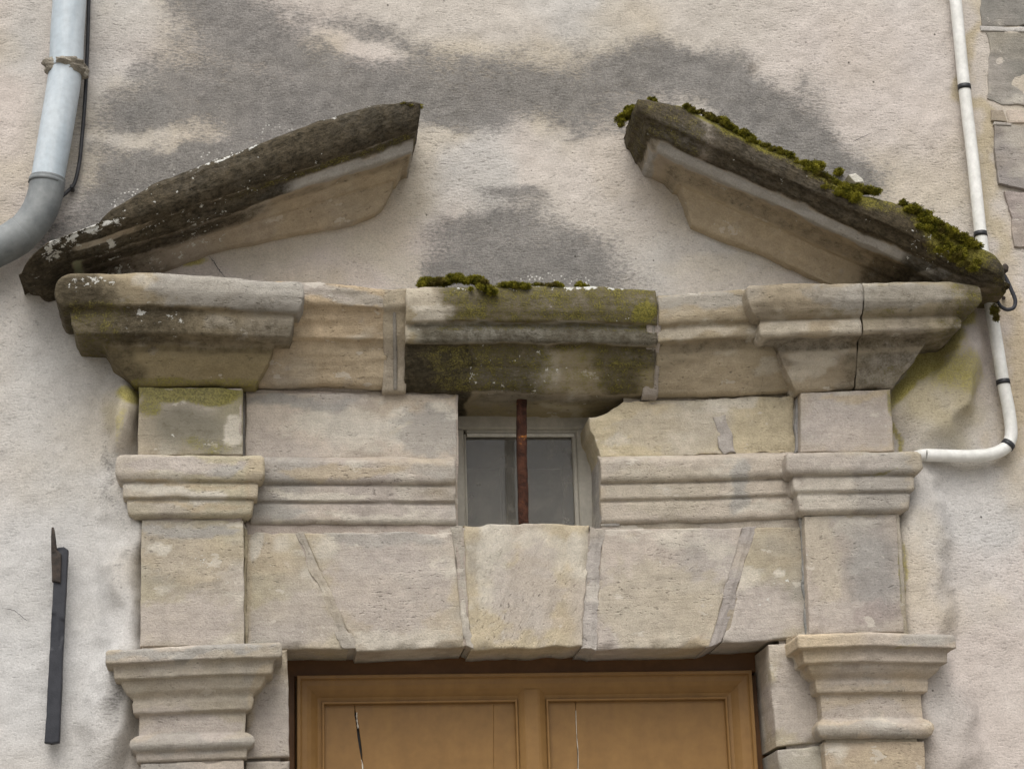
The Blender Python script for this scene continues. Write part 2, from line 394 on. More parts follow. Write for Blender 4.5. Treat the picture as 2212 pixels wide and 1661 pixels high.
def stone_mat(rot=0.0):
    s = NT('weathered_sandstone', rot)
    c = s.attr('col', True); dk = s.attr('dark'); gr = s.attr('green'); li = s.attr('lich')
    grain = s.noise(240, 3, .75); mid = s.noise(36, 5, .65); strat = s.noise(14, 5, .7, (.6, .6, 6)); pit = s.noise(120, 2, .6, (.6, .6, 1.5))
    f = s.math('MULTIPLY', s.ramp(grain, .3, .7, .84, 1.15, False), s.ramp(mid, .3, .7, .87, 1.11, False))
    f = s.math('MULTIPLY', f, s.ramp(strat, .3, .7, .92, 1.06, False))
    pa = s.ramp(s.noise(5.5, 3, .6), .42, .62)
    f = s.math('MULTIPLY', f, s.math('SUBTRACT', 1.0, s.math('MULTIPLY', s.ramp(pit, .27, .36, .42, 0), s.ramp(pa, 0, 1, .18, 1))))
    c = scale_col(s, c, f)
    sc1 = s.ramp(s.noise(15, 5, .62, (.8, .8, 1.5)), .645, .665)       # pale scales where the skin has come off
    c = s.mix(s.math('MULTIPLY', sc1, .55), c, (.58, .54, .47))
    d = s.ramp(s.math('ADD', dk, s.math('ADD', s.math('MULTIPLY', s.math('SUBTRACT', mid, .5), .8), s.math('MULTIPLY', s.math('SUBTRACT', grain, .5), .6))), .16, .76)
    d2 = s.math('MULTIPLY', d, s.ramp(pit, .34, .66, .98, .86))
    dcol = s.mix(s.ramp(mid, .36, .66), (.022, .018, .010), (.050, .040, .024))
    dcol = scale_col(s, dcol, s.ramp(grain, .3, .7, .5, 1.6, False))
    c = s.mix(d2, c, dcol)
    gn = s.math('ADD', s.math('MULTIPLY', mid, .6), s.math('MULTIPLY', grain, .6))
    g = s.ramp(s.math('ADD', gr, s.math('MULTIPLY', s.math('SUBTRACT', gn, .6), 1.3)), .30, .80)
    gcol = s.mix(s.ramp(grain, .35, .65), (.080, .076, .009), (.25, .222, .042))
    c = s.mix(s.math('MULTIPLY', g, .8), c, gcol)
    wob = s.math('MULTIPLY', s.math('SUBTRACT', s.noise(150, 3, .7), .5), .9)
    v2 = s.voro(38); ln = s.math('MULTIPLY', s.math('SUBTRACT', s.noise(26, 2), .5), 1.7)
    lm = s.math('ADD', li, ln)
    sp = s.ramp(s.math('ADD', s.noise(70, 4, .7), s.math('MULTIPLY', lm, .30)), .76, .80)
    sp2 = s.math('MULTIPLY', s.ramp(s.math('ADD', v2.outputs['Distance'], wob), .15, .25, 1, 0), s.ramp(lm, .70, .85))
    c = s.mix(s.math('MULTIPLY', s.math('MAXIMUM', sp, sp2), .9), c, (.60, .60, .56))
    h = s.math('ADD', s.math('MULTIPLY', grain, .55), s.math('ADD', s.math('MULTIPLY', mid, .75), s.math('MULTIPLY', strat, .55)))
    h = s.math('ADD', h, s.math('MULTIPLY', s.ramp(pit, .26, .42, 0, .6), s.ramp(pa, 0, 1, .25, 1)))
    return s.fin(c, .92, s.bump(h, .6, .006), .2)
def wall_mat():
    s = NT('lime_render')
    c = s.attr('col', True); dk = s.attr('dark'); gr = s.attr('green'); li = s.attr('lich'); sm = s.attr('smoothed')
    grain = s.noise(260, 2, .7); st = s.noise(135, 3, .6, (.55, 1, 1.35)); mid = s.noise(22, 5, .68)
    rough = s.math('MULTIPLY', s.math('SUBTRACT', 1.0, s.math('MULTIPLY', sm, .65)), s.ramp(s.noise(3.2, 3), .36, .64, .45, 1.15))
    pit = s.ramp(st, .31, .42)
    f = s.math('MULTIPLY', s.ramp(grain, .3, .7, .84, 1.14, False), s.ramp(mid, .3, .7, .90, 1.09, False))
    pitf = s.math('ADD', s.math('MULTIPLY', s.math('SUBTRACT', pit, 1.0), s.math('MULTIPLY', rough, .30)), 1.0)
    f = s.math('MULTIPLY', f, pitf)
    c = scale_col(s, c, f)
    d = s.ramp(s.math('ADD', dk, s.math('ADD', s.math('MULTIPLY', s.math('SUBTRACT', mid, .5), .6), s.math('MULTIPLY', s.math('SUBTRACT', st, .5), 1.4))), .08, .84)
    dcol = s.mix(s.ramp(mid, .4, .6), (.158, .152, .144), (.205, .196, .184))
    dcol = scale_col(s, dcol, s.math('MULTIPLY', s.ramp(grain, .3, .7, .7, 1.35, False), pitf))
    c = s.mix(s.math('MULTIPLY', d, .92), c, dcol)
    gn = s.math('ADD', s.math('MULTIPLY', mid, .6), s.math('MULTIPLY', grain, .6))
    g = s.ramp(s.math('ADD', gr, s.math('MULTIPLY', s.math('SUBTRACT', gn, .6), 1.3)), .25, .95)
    c = s.mix(s.math('MULTIPLY', g, .8), c, s.mix(s.ramp(grain, .35, .65), (.22, .19, .022), (.42, .365, .085)))
    v = s.voro(110); sp = s.math('MULTIPLY', s.ramp(v.outputs['Distance'], .20, .30, 1, 0), s.ramp(s.math('ADD', li, s.math('MULTIPLY', s.math('SUBTRACT', s.noise(24, 2), .5), 1.6)), .50, .70))
    c = s.mix(s.math('MULTIPLY', sp, .85), c, (.62, .61, .57))
    v3 = s.voro(16); ph = s.math('MULTIPLY', s.ramp(v3.outputs['Distance'], .03, .06, 1, 0), s.ramp(s.noise(3, 1), .52, .56))   # rare pinholes
    c = s.mix(s.math('MULTIPLY', ph, .8), c, (.03, .027, .02))
    h = s.math('ADD', s.math('MULTIPLY', st, 1.2), s.math('ADD', s.math('MULTIPLY', grain, .5), s.math('MULTIPLY', mid, 1.0)))
    h = s.math('MULTIPLY', s.math('ADD', h, s.math('MULTIPLY', pit, .5)), rough)
    return s.fin(c, .95, s.bump(h, .38, .006), .15)
def plain(name, c1, c2, scale, rough=.5, bump=.1, metal=0.0, spec=.4, sx=(1, 1, 1), rough2=None, dist=.002):
    s = NT(name); n = s.noise(scale, 6, .62, sx); g = s.noise(scale*7, 4, .6)
    c = s.mix(s.ramp(n, .35, .65), c1, c2); c = scale_col(s, c, s.ramp(g, .3, .7, .9, 1.08, False))
    nb = s.bump(s.math('ADD', n, g), bump, dist)
    r = s.ramp(n, .35, .65, rough, rough if rough2 is None else rough2)
    return s.fin(c, r, nb, spec, metal)
STONE = stone_mat(); STONEL = stone_mat(math.radians(23)); STONER = stone_mat(math.radians(-26)); STONEK = stone_mat(math.radians(68)); WALL = wall_mat()
PVCGREY = plain('grey_blue_pipe_paint', (.47, .54, .59), (.56, .62, .66), 9, .42, .05, sx=(3, 3, .6), rough2=.55)
ELBOW = plain('dull_grey_plastic', (.17, .185, .19), (.25, .265, .265), 13, .5, .08, rough2=.65)
WHITE = plain('white_plastic_conduit', (.70, .70, .66), (.80, .80, .77), 12, .38, .03, rough2=.55)
BLACK = plain('black_clip', (.018, .019, .022), (.035, .036, .04), 30, .45, .1)
IRON = plain('dark_painted_iron', (.020, .022, .029), (.036, .038, .046), 40, .55, .3, rough2=.7)
def rust_mat():
    s = NT('rusty_iron'); n = s.noise(55, 6, .65); g = s.noise(300, 3, .6)
    c = s.mix(s.ramp(n, .35, .65), (.032, .015, .011), (.085, .036, .022))
    c = s.mix(s.math('MULTIPLY', s.ramp(s.noise(26, 5, .7), .60, .64), .85), c, (.33, .13, .03))
    return s.fin(scale_col(s, c, s.ramp(g, .3, .7, .75, 1.25, False)), .95, s.bump(s.math('ADD', n, g), .8, .004), .2)
RUST = rust_mat()
BROWNIRON = plain('brown_rusty_iron', (.032, .026, .022), (.062, .046, .036), 60, .8, .6)
CEMENT = plain('mortar_clump', (.30, .27, .22), (.42, .38, .31), 40, .95, .9, dist=.006)
FRAME = plain('grey_window_paint', (.38, .36, .31), (.47, .445, .385), 14, .6, .15, sx=(1, 1, .4), rough2=.75)
PUTTY = plain('pale_putty', (.62, .60, .54), (.72, .70, .64), 40, .8, .4)
OCHREP = plain('ochre_door_paint', (.242, .132, .042), (.268, .149, .049), 5, .42, .12, sx=(3, 1, .5), rough2=.55, spec=.35)
DARKP = plain('dark_brown_frame_paint', (.13, .060, .020), (.17, .080, .028), 9, .5, .15)
FILL = plain('cracked_filler', (.55, .50, .42), (.72, .68, .6), 60, .9, .4)
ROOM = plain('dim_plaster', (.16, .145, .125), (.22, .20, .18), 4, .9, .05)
PAVE = plain('stone_paving', (.24, .22, .19), (.33, .305, .265), 3, .9, .3)

def moss_mat():
    s = NT('moss'); n = s.noise(60, 5, .7); g = s.noise(14, 4, .6)
    c = s.mix(s.ramp(n, .35, .65), (.065, .068, .008), (.29, .265, .032)); c = s.mix(s.math('MULTIPLY', s.ramp(g, .48, .64), .7), c, (.10, .075, .028))
    return s.fin(c, .95, None, .1)
MOSS = moss_mat()
def glass_mat():
    s = NT('hazy_window_glass')
    s.b.inputs['Transmission Weight'].default_value = 1.0; s.b.inputs['IOR'].default_value = 1.45; s.b.inputs['Roughness'].default_value = 0.0
    s.b.inputs['Base Color'].default_value = (.9, .92, .9, 1)
    df = s.n('ShaderNodeBsdfDiffuse'); df.inputs[0].default_value = (.42, .40, .355, 1); mx = s.n('ShaderNodeMixShader')  # pale diffuse layer paints haze and reflected sky into the pane
    s.l(s.ramp(s.noise(16, 6, .65, dist=.6), .38, .72, .30, .50), mx.inputs[0]); s.l(s.b.outputs[0], mx.inputs[1]); s.l(df.outputs[0], mx.inputs[2]); s.l(mx.outputs[0], s.out.inputs[0])
    return s.m
GLASS = glass_mat()

# ---------------------------------------------------------------- pavement below (out of the picture, throws light up)
pv = mesh('pavement', [(-40, -60, 0), (40, -60, 0), (40, .3, 0), (-40, .3, 0)], [[0, 1, 2, 3]], PAVE, smooth=False)
pv['kind'] = 'structure'

# ---------------------------------------------------------------- the rendered wall
def build_wall():
    st = .0075
    x0, x1 = P(-60, 800, 0)[0], P(2290, 800, 0)[0]; z0, z1 = P(1100, 1740, 0)[1], P(1100, -70, 0)[1]
    X = np.arange(x0, x1, st); Z = np.arange(z0, z1, st)
    XX, ZZ = np.meshgrid(X, Z); V = np.stack([XX, np.zeros_like(XX), ZZ], -1)
    def reg(x, y, rx, ry, ang=0, s=1.0, warp=.015): return blobmask(V, ('', x, y, rx, ry, ang, s), 0, warp)
    # relief: trowelled waves and the render swelling up against the stone
    d = .006*fbm(V, 2.2, 3, 1)+.0030*fbm(V, 9, 4, 2)+.0012*fbm(V, 40, 3, 3)
    d = d+.030*np.clip(reg(262, 1250, 42, 330)+reg(270, 900, 40, 120)+reg(285, 1230, 36, 160)+1.6*reg(240, 1540, 52, 150, 8), 0, 1.75)
    d = d+.045*reg(278, 905, 26, 78)
    d = d+.058*np.clip(reg(2005, 890, 80, 110, 15)+reg(2070, 790, 45, 120, 20), 0, 1)
    d = d+.046*np.clip(reg(1985, 1240, 62, 260, 3)+reg(2030, 1560, 75, 170, -8), 0, 1)
    d = d-.010*reg(1627, 158, 13, 22, 0, 1, .006)
    V[..., 1] = -d
    # colour
    c = np.ones(XX.shape+(3,))*np.array((.525, .485, .435))
    c = mix(c, (.55, .492, .45), .9*sstep(-.2, .6, fbm(V, 1.6, 3, 11)))
    c = mix(c, (.50, .485, .46), .8*sstep(.0, .6, fbm(V, 2.4, 3, 12)))
    c = mix(c, (.50, .44, .345), .7*sstep(.1, .7, fbm(V, 3.0, 4, 13)))
    for b in [((.545, .54, .53), 110, 1350, 260, 420, .85), ((.52, .515, .50), 120, 800, 160, 200, .6), ((.565, .508, .472), 1900, 150, 300, 260, .7), ((.56, .508, .47), 1350, 330, 150, 170, .5),
              ((.44, .375, .26), 2108, 200, 26, 320, .9), ((.44, .38, .27), 2135, 500, 40, 160, .8), ((.45, .375, .26), 2190, 800, 55, 300, .9), ((.47, .42, .31), 2030, 900, 110, 130, .8),
              ((.50, .46, .37), 640, 540, 260, 60, .6), ((.50, .455, .375), 1560, 580, 160, 40, .5), ((.55, .54, .53), 2090, 1180, 120, 180, .6), ((.53, .47, .43), 2120, 1450, 110, 260, .5),
              ((.42, .37, .26), 280, 900, 30, 70, .8), ((.60, .55, .46), 1627, 160, 11, 22, 1.), ((.40, .345, .22), 2005, 860, 70, 80, .7), ((.50, .46, .40), 960, 300, 60, 60, .4)]:
        c = mix(c, b[0], np.clip(reg(b[1], b[2], b[3], b[4], 0, b[5], .06), 0, 1))
    m = {'col': c, 'dark': np.zeros(XX.shape), 'green': np.zeros(XX.shape), 'lich': np.zeros(XX.shape)}
    W = V.copy(); W[..., 1] = 0
    for b in [(450, 270, 300, 170, -12, .62), (620, 150, 380, 170, 5, .45), (300, 400, 160, 110, -25, .6), (1400, 170, 420, 120, 5, .35), (1750, 320, 190, 90, 30, .35), (1100, 540, 240, 110, 0, .35), (560, 170, 330, 130, -5, .45), (420, 200, 150, 90, 0, .5), (540, 110, 170, 120, 25, .8), (330, 215, 150, 70, -20, .8), (640, 240, 300, 70, -12, .85), (470, 330, 260, 55, -24, .9), (250, 440, 110, 60, -30, .8), (150, 505, 60, 40, -30, .5),
              (900, 190, 230, 90, 8, .9), (1150, 200, 260, 75, 0, .9), (1440, 160, 200, 70, 0, .9), (1590, 190, 190, 75, 18, .9), (1720, 290, 150, 70, 32, .9), (1850, 390, 110, 45, 30, .75),
              (780, 90, 190, 45, 24, .75), (450, 20, 110, 60, 0, .6), (1000, 265, 120, 40, 0, .55), (1250, 262, 110, 30, 0, .5),
              (1140, 560, 215, 75, 0, .92), (1140, 620, 270, 70, 0, .95), (330, 385, 140, 45, -28, .7), (600, 275, 170, 45, -22, .65), (190, 470, 90, 40, -30, .6), (1080, 480, 150, 40, -8, .8), (1100, 425, 95, 22, 0, .75), (1250, 530, 90, 60, 25, .7), (960, 590, 80, 30, 0, .6),
              (242, 1490, 30, 60, 0, .55), (250, 1040, 16, 120, 0, .45), (2110, 600, 60, 60, 0, .4), (1960, 1400, 60, 40, 0, .3), (290, 1180, 18, 120, 0, .35)]:
        m['dark'] = 1-(1-m['dark'])*(1-np.clip(blobmask(W, ('',)+b, 0, .04, lo=.05, hi=1.55), 0, 1))
    ca, sa = math.cos(math.radians(14)), math.sin(math.radians(14))
    R = np.stack([W[..., 0]*ca-W[..., 2]*sa, W[..., 1], W[..., 0]*sa+W[..., 2]*ca], -1)
    stk = fbm(R, (1.6, 1, 9), 5, 91, .6)                       # faint sloping streaks in the damp
    m['dark'] = np.clip(m['dark']*(1-.24*sstep(.05, .75, stk))+.10*m['dark']*sstep(.1, .6, -stk), 0, 1)
    for b in [(330, 300, 150, 26, -10, .55), (790, 110, 110, 26, 22, .6), (700, 60, 80, 26, 20, .5), (260, 150, 70, 30, -20, .45), (1180, 320, 130, 40, 0, .6), (1000, 350, 60, 60, 0, .5)]:
        m['dark'] = np.clip(m['dark']-np.clip(blobmask(W, ('',)+b, 0, .045), 0, 1), 0, 1)
    for b in [(1990, 790, 60, 40, -35, .95), (2030, 740, 60, 50, -35, .9), (2080, 690, 40, 40, 0, .9), (1950, 850, 22, 60, 25, .8), (2060, 810, 80, 60, -20, .55), (175, 668, 60, 40, 40, .8), (225, 735, 40, 36, 0, .75),
              (400, 575, 60, 14, -8, .7), (290, 855, 30, 26, 0, .8), (278, 930, 14, 50, 0, .4), (1940, 1250, 8, 130, 3, .5), (1925, 930, 10, 60, 0, .6)]:
        m['green'] = np.maximum(m['green'], 1.45*blobmask(W, ('',)+b, 0, .025))
    for b in [(580, 285, 80, 60, -20, .5), (440, 345, 110, 22, -24, .75), (300, 420, 80, 30, -30, .75), (215, 480, 50, 22, -35, .9), (1180, 605, 150, 14, 0, .8), (880, 275, 300, 160, 0, .22), (1840, 390, 40, 16, 30, .5)]:
        m['lich'] = np.maximum(m['lich'], blobmask(W, ('',)+b, 0, .03))
    sm = np.zeros(XX.shape)
    for b in [(110, 1350, 300, 420, 0, .8), (640, 550, 300, 50, -8, .6), (2030, 900, 110, 130, 0, .2), (2110, 1350, 140, 300, 0, .25)]:
        sm = np.maximum(sm, blobmask(W, ('',)+b, 0, .03))
    m['smoothed'] = sm
    # door and window openings
    cx, cz = (XX[:-1, :-1]+st/2), (ZZ[:-1, :-1]+st/2)
    a, b = P(603, 1500, 0)[0], P(1690, 1500, 0)[0]; t = P(1100, 1388, 0)[1]
    c_, d_ = P(979, 1000, 0)[0], P(1352, 1000, 0)[0]; e_, f_ = P(1100, 1142, 0)[1], P(1100, 848, 0)[1]
    skip = ((cx > a) & (cx < b) & (cz < t)) | ((cx > c_) & (cx < d_) & (cz > e_) & (cz < f_))
    o = mesh('rendered_wall', V, gridfaces(*XX.shape, skip=skip, flip=False), WALL, None, m)
    return tag(o, 'rough lime rendered house wall with dark damp stains around a stone doorway', 'wall')
wall = build_wall()

def crack(pts, w, Y, seed):
    rnd = random.Random(seed); p = smooth_path([P3(x, y, Y) for x, y in pts], 8); V = []
    for i, q in enumerate(p):
        t = p[min(i+1, len(p)-1)]-p[max(i-1, 0)]; t /= np.linalg.norm(t); nrm = np.array([-t[2], 0, t[0]])
        a = w*rnd.uniform(.4, 1)*min(1, 3*min(i, len(p)-1-i)/len(p)+.15); j = nrm*rnd.uniform(-1, 1)*w*.8
        V += [q+j-nrm*a, q+j+nrm*a]
    return mesh('crack', V, [[2*i, 2*i+1, 2*i+3, 2*i+2] for i in range(len(p)-1)], BLACK, wall)
crack([(452, 553), (462, 566), (470, 578), (486, 600)], .0016, -.0075, 1)
crack([(1840, 308), (1862, 297), (1885, 287)], .0010, -.0075, 2)
crack([(0, 1312), (30, 1318), (45, 1330), (62, 1342)], .0008, -.0075, 3)
# the neighbouring house's grey quoins, bedded flush in the wall at the right edge
QG = (.235, .222, .205)
for k, (q, base) in enumerate([
    (([(2122, -40), (2235, -40)], [(2235, -40), (2235, 56)], [(2122, 55), (2235, 57)], [(2124, -40), (2117, 10), (2122, 55)]), QG),
    (([(2130, 68), (2235, 68)], [(2235, 68), (2235, 232)], [(2136, 212), (2170, 226), (2235, 232)], [(2130, 68), (2140, 110), (2134, 150), (2136, 212)]), QG),
    (([(2142, 236), (2170, 236)], [(2170, 236), (2178, 262)], [(2140, 258), (2178, 262)], [(2142, 236), (2140, 258)]), (.25, .215, .18)),
    (([(2176, 238), (2235, 236)], [(2235, 236), (2235, 262)], [(2184, 266), (2235, 262)], [(2176, 238), (2184, 266)]), (.50, .43, .34)),
    (([(2146, 270), (2235, 272)], [(2235, 272), (2235, 412)], [(2160, 400), (2235, 412)], [(2146, 270), (2152, 330), (2160, 400)]), QG),
    (([(2168, 412), (2235, 420)], [(2235, 420), (2235, 536)], [(2192, 528), (2235, 536)], [(2168, 412), (2186, 470), (2192, 528)]), (.34, .285, .265)),
]):
    block('quoin_stone', wall, STONE, q, -.004, .03, base, 300+k, amp=.003, wob=.005, vary=.5, rnd=.002)
block('mortar_joint', wall, STONE, [(2118, 56), (2235, 57), (2235, 69), (2120, 67)], -.006, .02, (.48, .46, .42), 320, vary=.2)
block('mortar_joint', wall, STONE, [(2148, 262), (2186, 266), (2186, 272), (2146, 270)], -.006, .02, (.42, .38, .32), 321, vary=.2)

# ---------------------------------------------------------------- the stone doorway
YP, YC = -.06, -.02
dc = P(1130, 1400, 0)
surround = empty('stone_doorway', (dc[0], 0, 0.0), 'carved sandstone doorway surround with broken pediment and small window above', 'doorway')
S = surround
# rear mortar beds that show in the joints
MB = (.37, .32, .255)
for q, Y in [([(529, 842), (990, 846), (990, 1394), (529, 1394)], -.0165), ([(1364, 870), (1735, 858), (1735, 1380), (1312, 1388)], -.0165), ([(986, 1140), (1308, 1140), (1308, 1392), (986, 1394)], -.0165),
             ([(308, 838), (522, 838), (524, 1700), (304, 1700)], -.0562), ([(1735, 846), (1922, 844), (1990, 1700), (1790, 1700)], -.0562)]:
    block('mortar_bed', S, STONE, q, Y, .03, MB, 400+int(q[0][0]), step=.012, vary=.4)

# blocks: frieze, pilasters, flat arch over the door, jambs
def blk(name, q, Y, seed, depth=.06, mat=None, **k): return block(name, S, mat or STONE, q, Y, depth, seed=seed, **k)
blk('frieze_block', [(299, 836), (525, 838), (524, 982), (297, 983)], YP, 1, blobs=[('green', 410, 846, 140, 30, 0, 1.25), ('green', 330, 880, 40, 40, 0, .7), (2, 420, 930, 130, 66, 0, .95, (.23, .212, .165)), ('dark', 410, 920, 95, 50, 0, .34), ('green', 450, 960, 80, 22, 0, .5), ('pale', 505, 930, 20, 40, 0, .8), ('lich', 430, 945, 60, 25, 0, .35)], base=(.36, .32, .23))
blk('frieze_block', [(531, 848), (985, 851), (988, 992), (531, 990)], YC, 2, depth=.20, blobs=[('grey', 660, 868, 150, 16, 0, .9), ('grey', 920, 930, 90, 60, 0, .75), ('pale', 740, 920, 120, 45, 0, .6), ('dark', 930, 915, 70, 40, 0, .22), ('pale', 962, 890, 24, 9, 30, 1.), ('ochre', 980, 858, 20, 14, 0, .8)])
blk('frieze_block', ([(1272, 900), (1298, 894), (1334, 883), (1352, 868), (1500, 862), (1715, 855)], [(1715, 855), (1718, 979)], [(1298, 990), (1718, 979)], [(1272, 900), (1284, 950), (1298, 990)]), YC, 3, depth=.20, amp=.004, wob=.006,
    blobs=[('beige', 1450, 930, 150, 60, 0, .7), ('pale', 1340, 960, 30, 20, 0, .6)], base=(.43, .375, .275))
blk('frieze_block', [(1729, 848), (1924, 841), (1931, 975), (1730, 976)], YP, 4, blobs=[('pink', 1830, 920, 110, 60, 0, .8), ('ochre', 1850, 855, 90, 10, 0, .8), ('dark', 1895, 930, 30, 60, 0, .25), ('green', 1922, 870, 10, 40, 0, .7)], base=(.40, .35, .275))
blk('mortar_patch', ([(1540, 900), (1566, 896)], [(1566, 896), (1588, 940), (1590, 984)], [(1562, 986), (1590, 984)], [(1540, 900), (1552, 945), (1562, 986)]), YC-.004, 5, depth=.01, base=(.365, .33, .28), wob=.008, amp=.006, vary=.4)
blk('pilaster_block', [(306, 1123), (526, 1123), (528, 1392), (302, 1396)], YP, 6, blobs=[('ochre', 420, 1200, 110, 60, 0, .45), ('grey', 410, 1135, 110, 14, 0, .9), ('pale', 350, 1178, 24, 16, 0, 1.2), ('lich', 440, 1210, 70, 60, 0, .33), ('pink', 400, 1340, 120, 60, 0, .8)], depth=.08)
blk('pilaster_block', [(1738, 1114), (1936, 1111), (1953, 1364), (1749, 1370)], YP, 7, blobs=[('beige', 1780, 1200, 40, 160, 0, .6), (2, 1885, 1225, 74, 150, 0, .75, (.25, .243, .235)), ('green', 1945, 1240, 6, 120, 3, .6), ('pink', 1830, 1330, 90, 40, 0, .8), ((.20, .16, .15), 1900, 1330, 60, 30, 0, .35, (.25, .20, .19))], depth=.08, base=(.43, .375, .30))
LB = dict(depth=.21, rnd=.005)
blk('lintel_block', [(531, 1147), (637, 1152), (753, 1402), (531, 1400)], YC, 8, blobs=[('pale', 555, 1180, 16, 40, 10, .9), ('pink', 620, 1350, 120, 60, 0, .6), ('ochre', 536, 1270, 10, 120, 0, .5)], **LB)
blk('voussoir', [(655, 1151), (977, 1147), (1004, 1396), (771, 1408)], YC-.002, 9, blobs=[('pink', 830, 1260, 140, 110, 0, .75), ('grey', 820, 1160, 160, 16, 0, .7), ('pale', 870, 1380, 140, 24, 0, .6)], **LB)
blk('keystone', ([(1001, 1133), (1140, 1130), (1274, 1132)], [(1274, 1132), (1258, 1393)], [(1017, 1402), (1140, 1400), (1258, 1393)], [(1001, 1133), (1017, 1402)]), YC-.004, 10, mat=STONEK, depth=.22, rnd=.005, wob=.003, blobs=[('pale', 1060, 1220, 40, 120, 0, .6), ('pink', 1140, 1280, 90, 110, 0, .7), ('pale', 1245, 1190, 20, 40, 0, .6), ('ochre', 1220, 1350, 30, 30, 0, .5)], base=(.48, .41, .315))
blk('voussoir', [(1303, 1143), (1606, 1139), (1533, 1398), (1284, 1403)], YC-.001, 11, blobs=[('beige', 1430, 1300, 150, 100, 0, .8), ('pale', 1560, 1180, 40, 30, 0, .6), ('ochre', 1490, 1390, 50, 14, -15, .9)], **LB)
blk('lintel_block', ([(1629, 1139), (1734, 1136)], [(1734, 1136), (1748, 1372)], [(1559, 1389), (1660, 1385), (1748, 1374)], [(1629, 1139), (1559, 1389)]), YC, 12, blobs=[('pink', 1660, 1320, 90, 60, 0, .8), ('pale', 1685, 1238, 14, 9, 0, 1.1), ('lich', 1670, 1280, 50, 60, 0, .3)], base=(.44, .385, .30), **LB)
for k, (q, Y) in enumerate([([(637, 1152), (662, 1152), (782, 1406), (744, 1403)], YC+.0018), ([(976, 1142), (1002, 1140), (1020, 1401), (1001, 1399)], YC+.0018), ([(1272, 1138), (1305, 1141), (1286, 1404), (1255, 1398)], YC+.0018), ([(1602, 1141), (1632, 1139), (1562, 1390), (1530, 1399)], YC+.0018)]):
    block('mortar_joint', S, STONE, q, Y, .20, (.385, .352, .300), 420+k, step=.005, wob=.006, rnd=.002, amp=.003, vary=.5, ridge=(.13, .0025))
blk('jamb_block', [(531, 1403), (621, 1403), (625, 1634), (531, 1637)], YC, 13, blobs=[('pink', 580, 1560, 60, 80, 0, .7), ('ochre', 545, 1500, 12, 90, 10, .6)], **LB)
blk('jamb_block', [(531, 1645), (625, 1642), (627, 1720), (531, 1720)], YC, 14, **LB)
blk('jamb_block', [(1660, 1392), (1790, 1376), (1800, 1600), (1679, 1611)], YC, 15, blobs=[('pink', 1720, 1520, 60, 90, 0, .8)], base=(.42, .365, .30), **LB)
blk('jamb_block', [(1680, 1620), (1800, 1606), (1805, 1720), (1690, 1720)], YC, 16, base=(.47, .43, .34), **LB)
blk('pilaster_block', [(303, 1649), (527, 1641), (528, 1720), (301, 1720)], YP, 17, depth=.08)
blk('pilaster_block', [(1781, 1602), (1996, 1600), (2002, 1720), (1788, 1720)], YP, 18, depth=.08, base=(.46, .375, .27), blobs=[('ochre', 1900, 1640, 80, 30, 0, .5)])
# grey pointing in the angle beside the right pilaster and the left one
for k, (q, base) in enumerate([([(1728, 1118), (1738, 1118), (1752, 1372), (1740, 1374)], (.27, .28, .27)), ([(1717, 862), (1730, 850), (1731, 975), (1719, 978)], (.27, .27, .25)), ([(524, 1124), (532, 1146), (533, 1398), (526, 1394)], (.42, .36, .24))]):
    block('mortar_joint', S, STONE, q, YC-.010, .02, base, 430+k, step=.004, wob=.004, rnd=.004, vary=.3)

blk('jamb_block', [(950, 990), (986, 992), (988, 1136), (950, 1136)], YC+.001, 19, depth=.20)
blk('jamb_block', [(1297, 988), (1340, 988), (1340, 1136), (1299, 1136)], YC+.001, 20, depth=.20, base=(.36, .34, .30))
block('mortar_joint', S, STONE, [(1299, 1126), (1362, 1126), (1362, 1146), (1299, 1146)], YC+.004, .06, MB, 436, vary=.4)
# architrave bands
def mld(name, *a, **k): return moulding(name, S, STONE, *a, **k)
mld('architrave_block', [(250, 983), (410, 982), (571, 984)], [(287, 1121), (530, 1121)],
    [(982, .094), (987, .100), (1022, .101), (1036, .094), (1041, .083), (1047, .086), (1074, .085), (1078, .074), (1083, .077), (1110, .074), (1120, .062)], 410, (250, 290), (572, 532), seed=30, amp=.0016, chip=.002,
    blobs=[('pink', 400, 1005, 150, 18, 0, .9), ('pale', 350, 1055, 90, 12, 0, 1.), ('pale', 440, 1060, 40, 16, 0, 1.), ('ochre', 550, 1040, 30, 60, 0, .7), ('grey', 480, 1010, 40, 14, 0, .8), ('ochre', 400, 1040, 150, 5, 0, .8), ('ochre', 400, 1080, 150, 5, 0, .8)])
mld('architrave_block', [(545, 991), (780, 991), (986, 993)], [(545, 1132), (986, 1134)],
    [(991, .045), (997, .052), (1034, .050), (1043, .044), (1047, .034), (1052, .038), (1082, .036), (1086, .027), (1091, .031), (1124, .029), (1133, .021)], 780, 541, 986, seed=31, amp=.0016, chip=.002, back=-.01,
    blobs=[('ochre', 720, 1020, 160, 16, 0, .7), ('pale', 690, 1068, 100, 12, 0, .8), ('grey', 600, 1108, 60, 16, 0, .9), ('pale', 780, 1110, 120, 8, 0, .7), ('green', 720, 1130, 200, 4, 0, .4), ('grey', 930, 1020, 50, 20, 0, .5)])
mld('architrave_block', [(1297, 990), (1500, 986), (1716, 979)], [(1297, 1134), (1500, 1130), (1720, 1122)],
    [(987, .045), (993, .052), (1028, .050), (1037, .044), (1041, .034), (1046, .038), (1074, .036), (1079, .027), (1084, .031), (1120, .029), (1129, .021)], 1500, (1297, 1297), 1722, seed=32, amp=.0016, chip=.002, back=-.01,
    blobs=[('beige', 1430, 1050, 140, 60, 0, .6), ('grey', 1600, 1040, 26, 60, 0, .9), ('pale', 1660, 1095, 60, 14, 0, .6)])
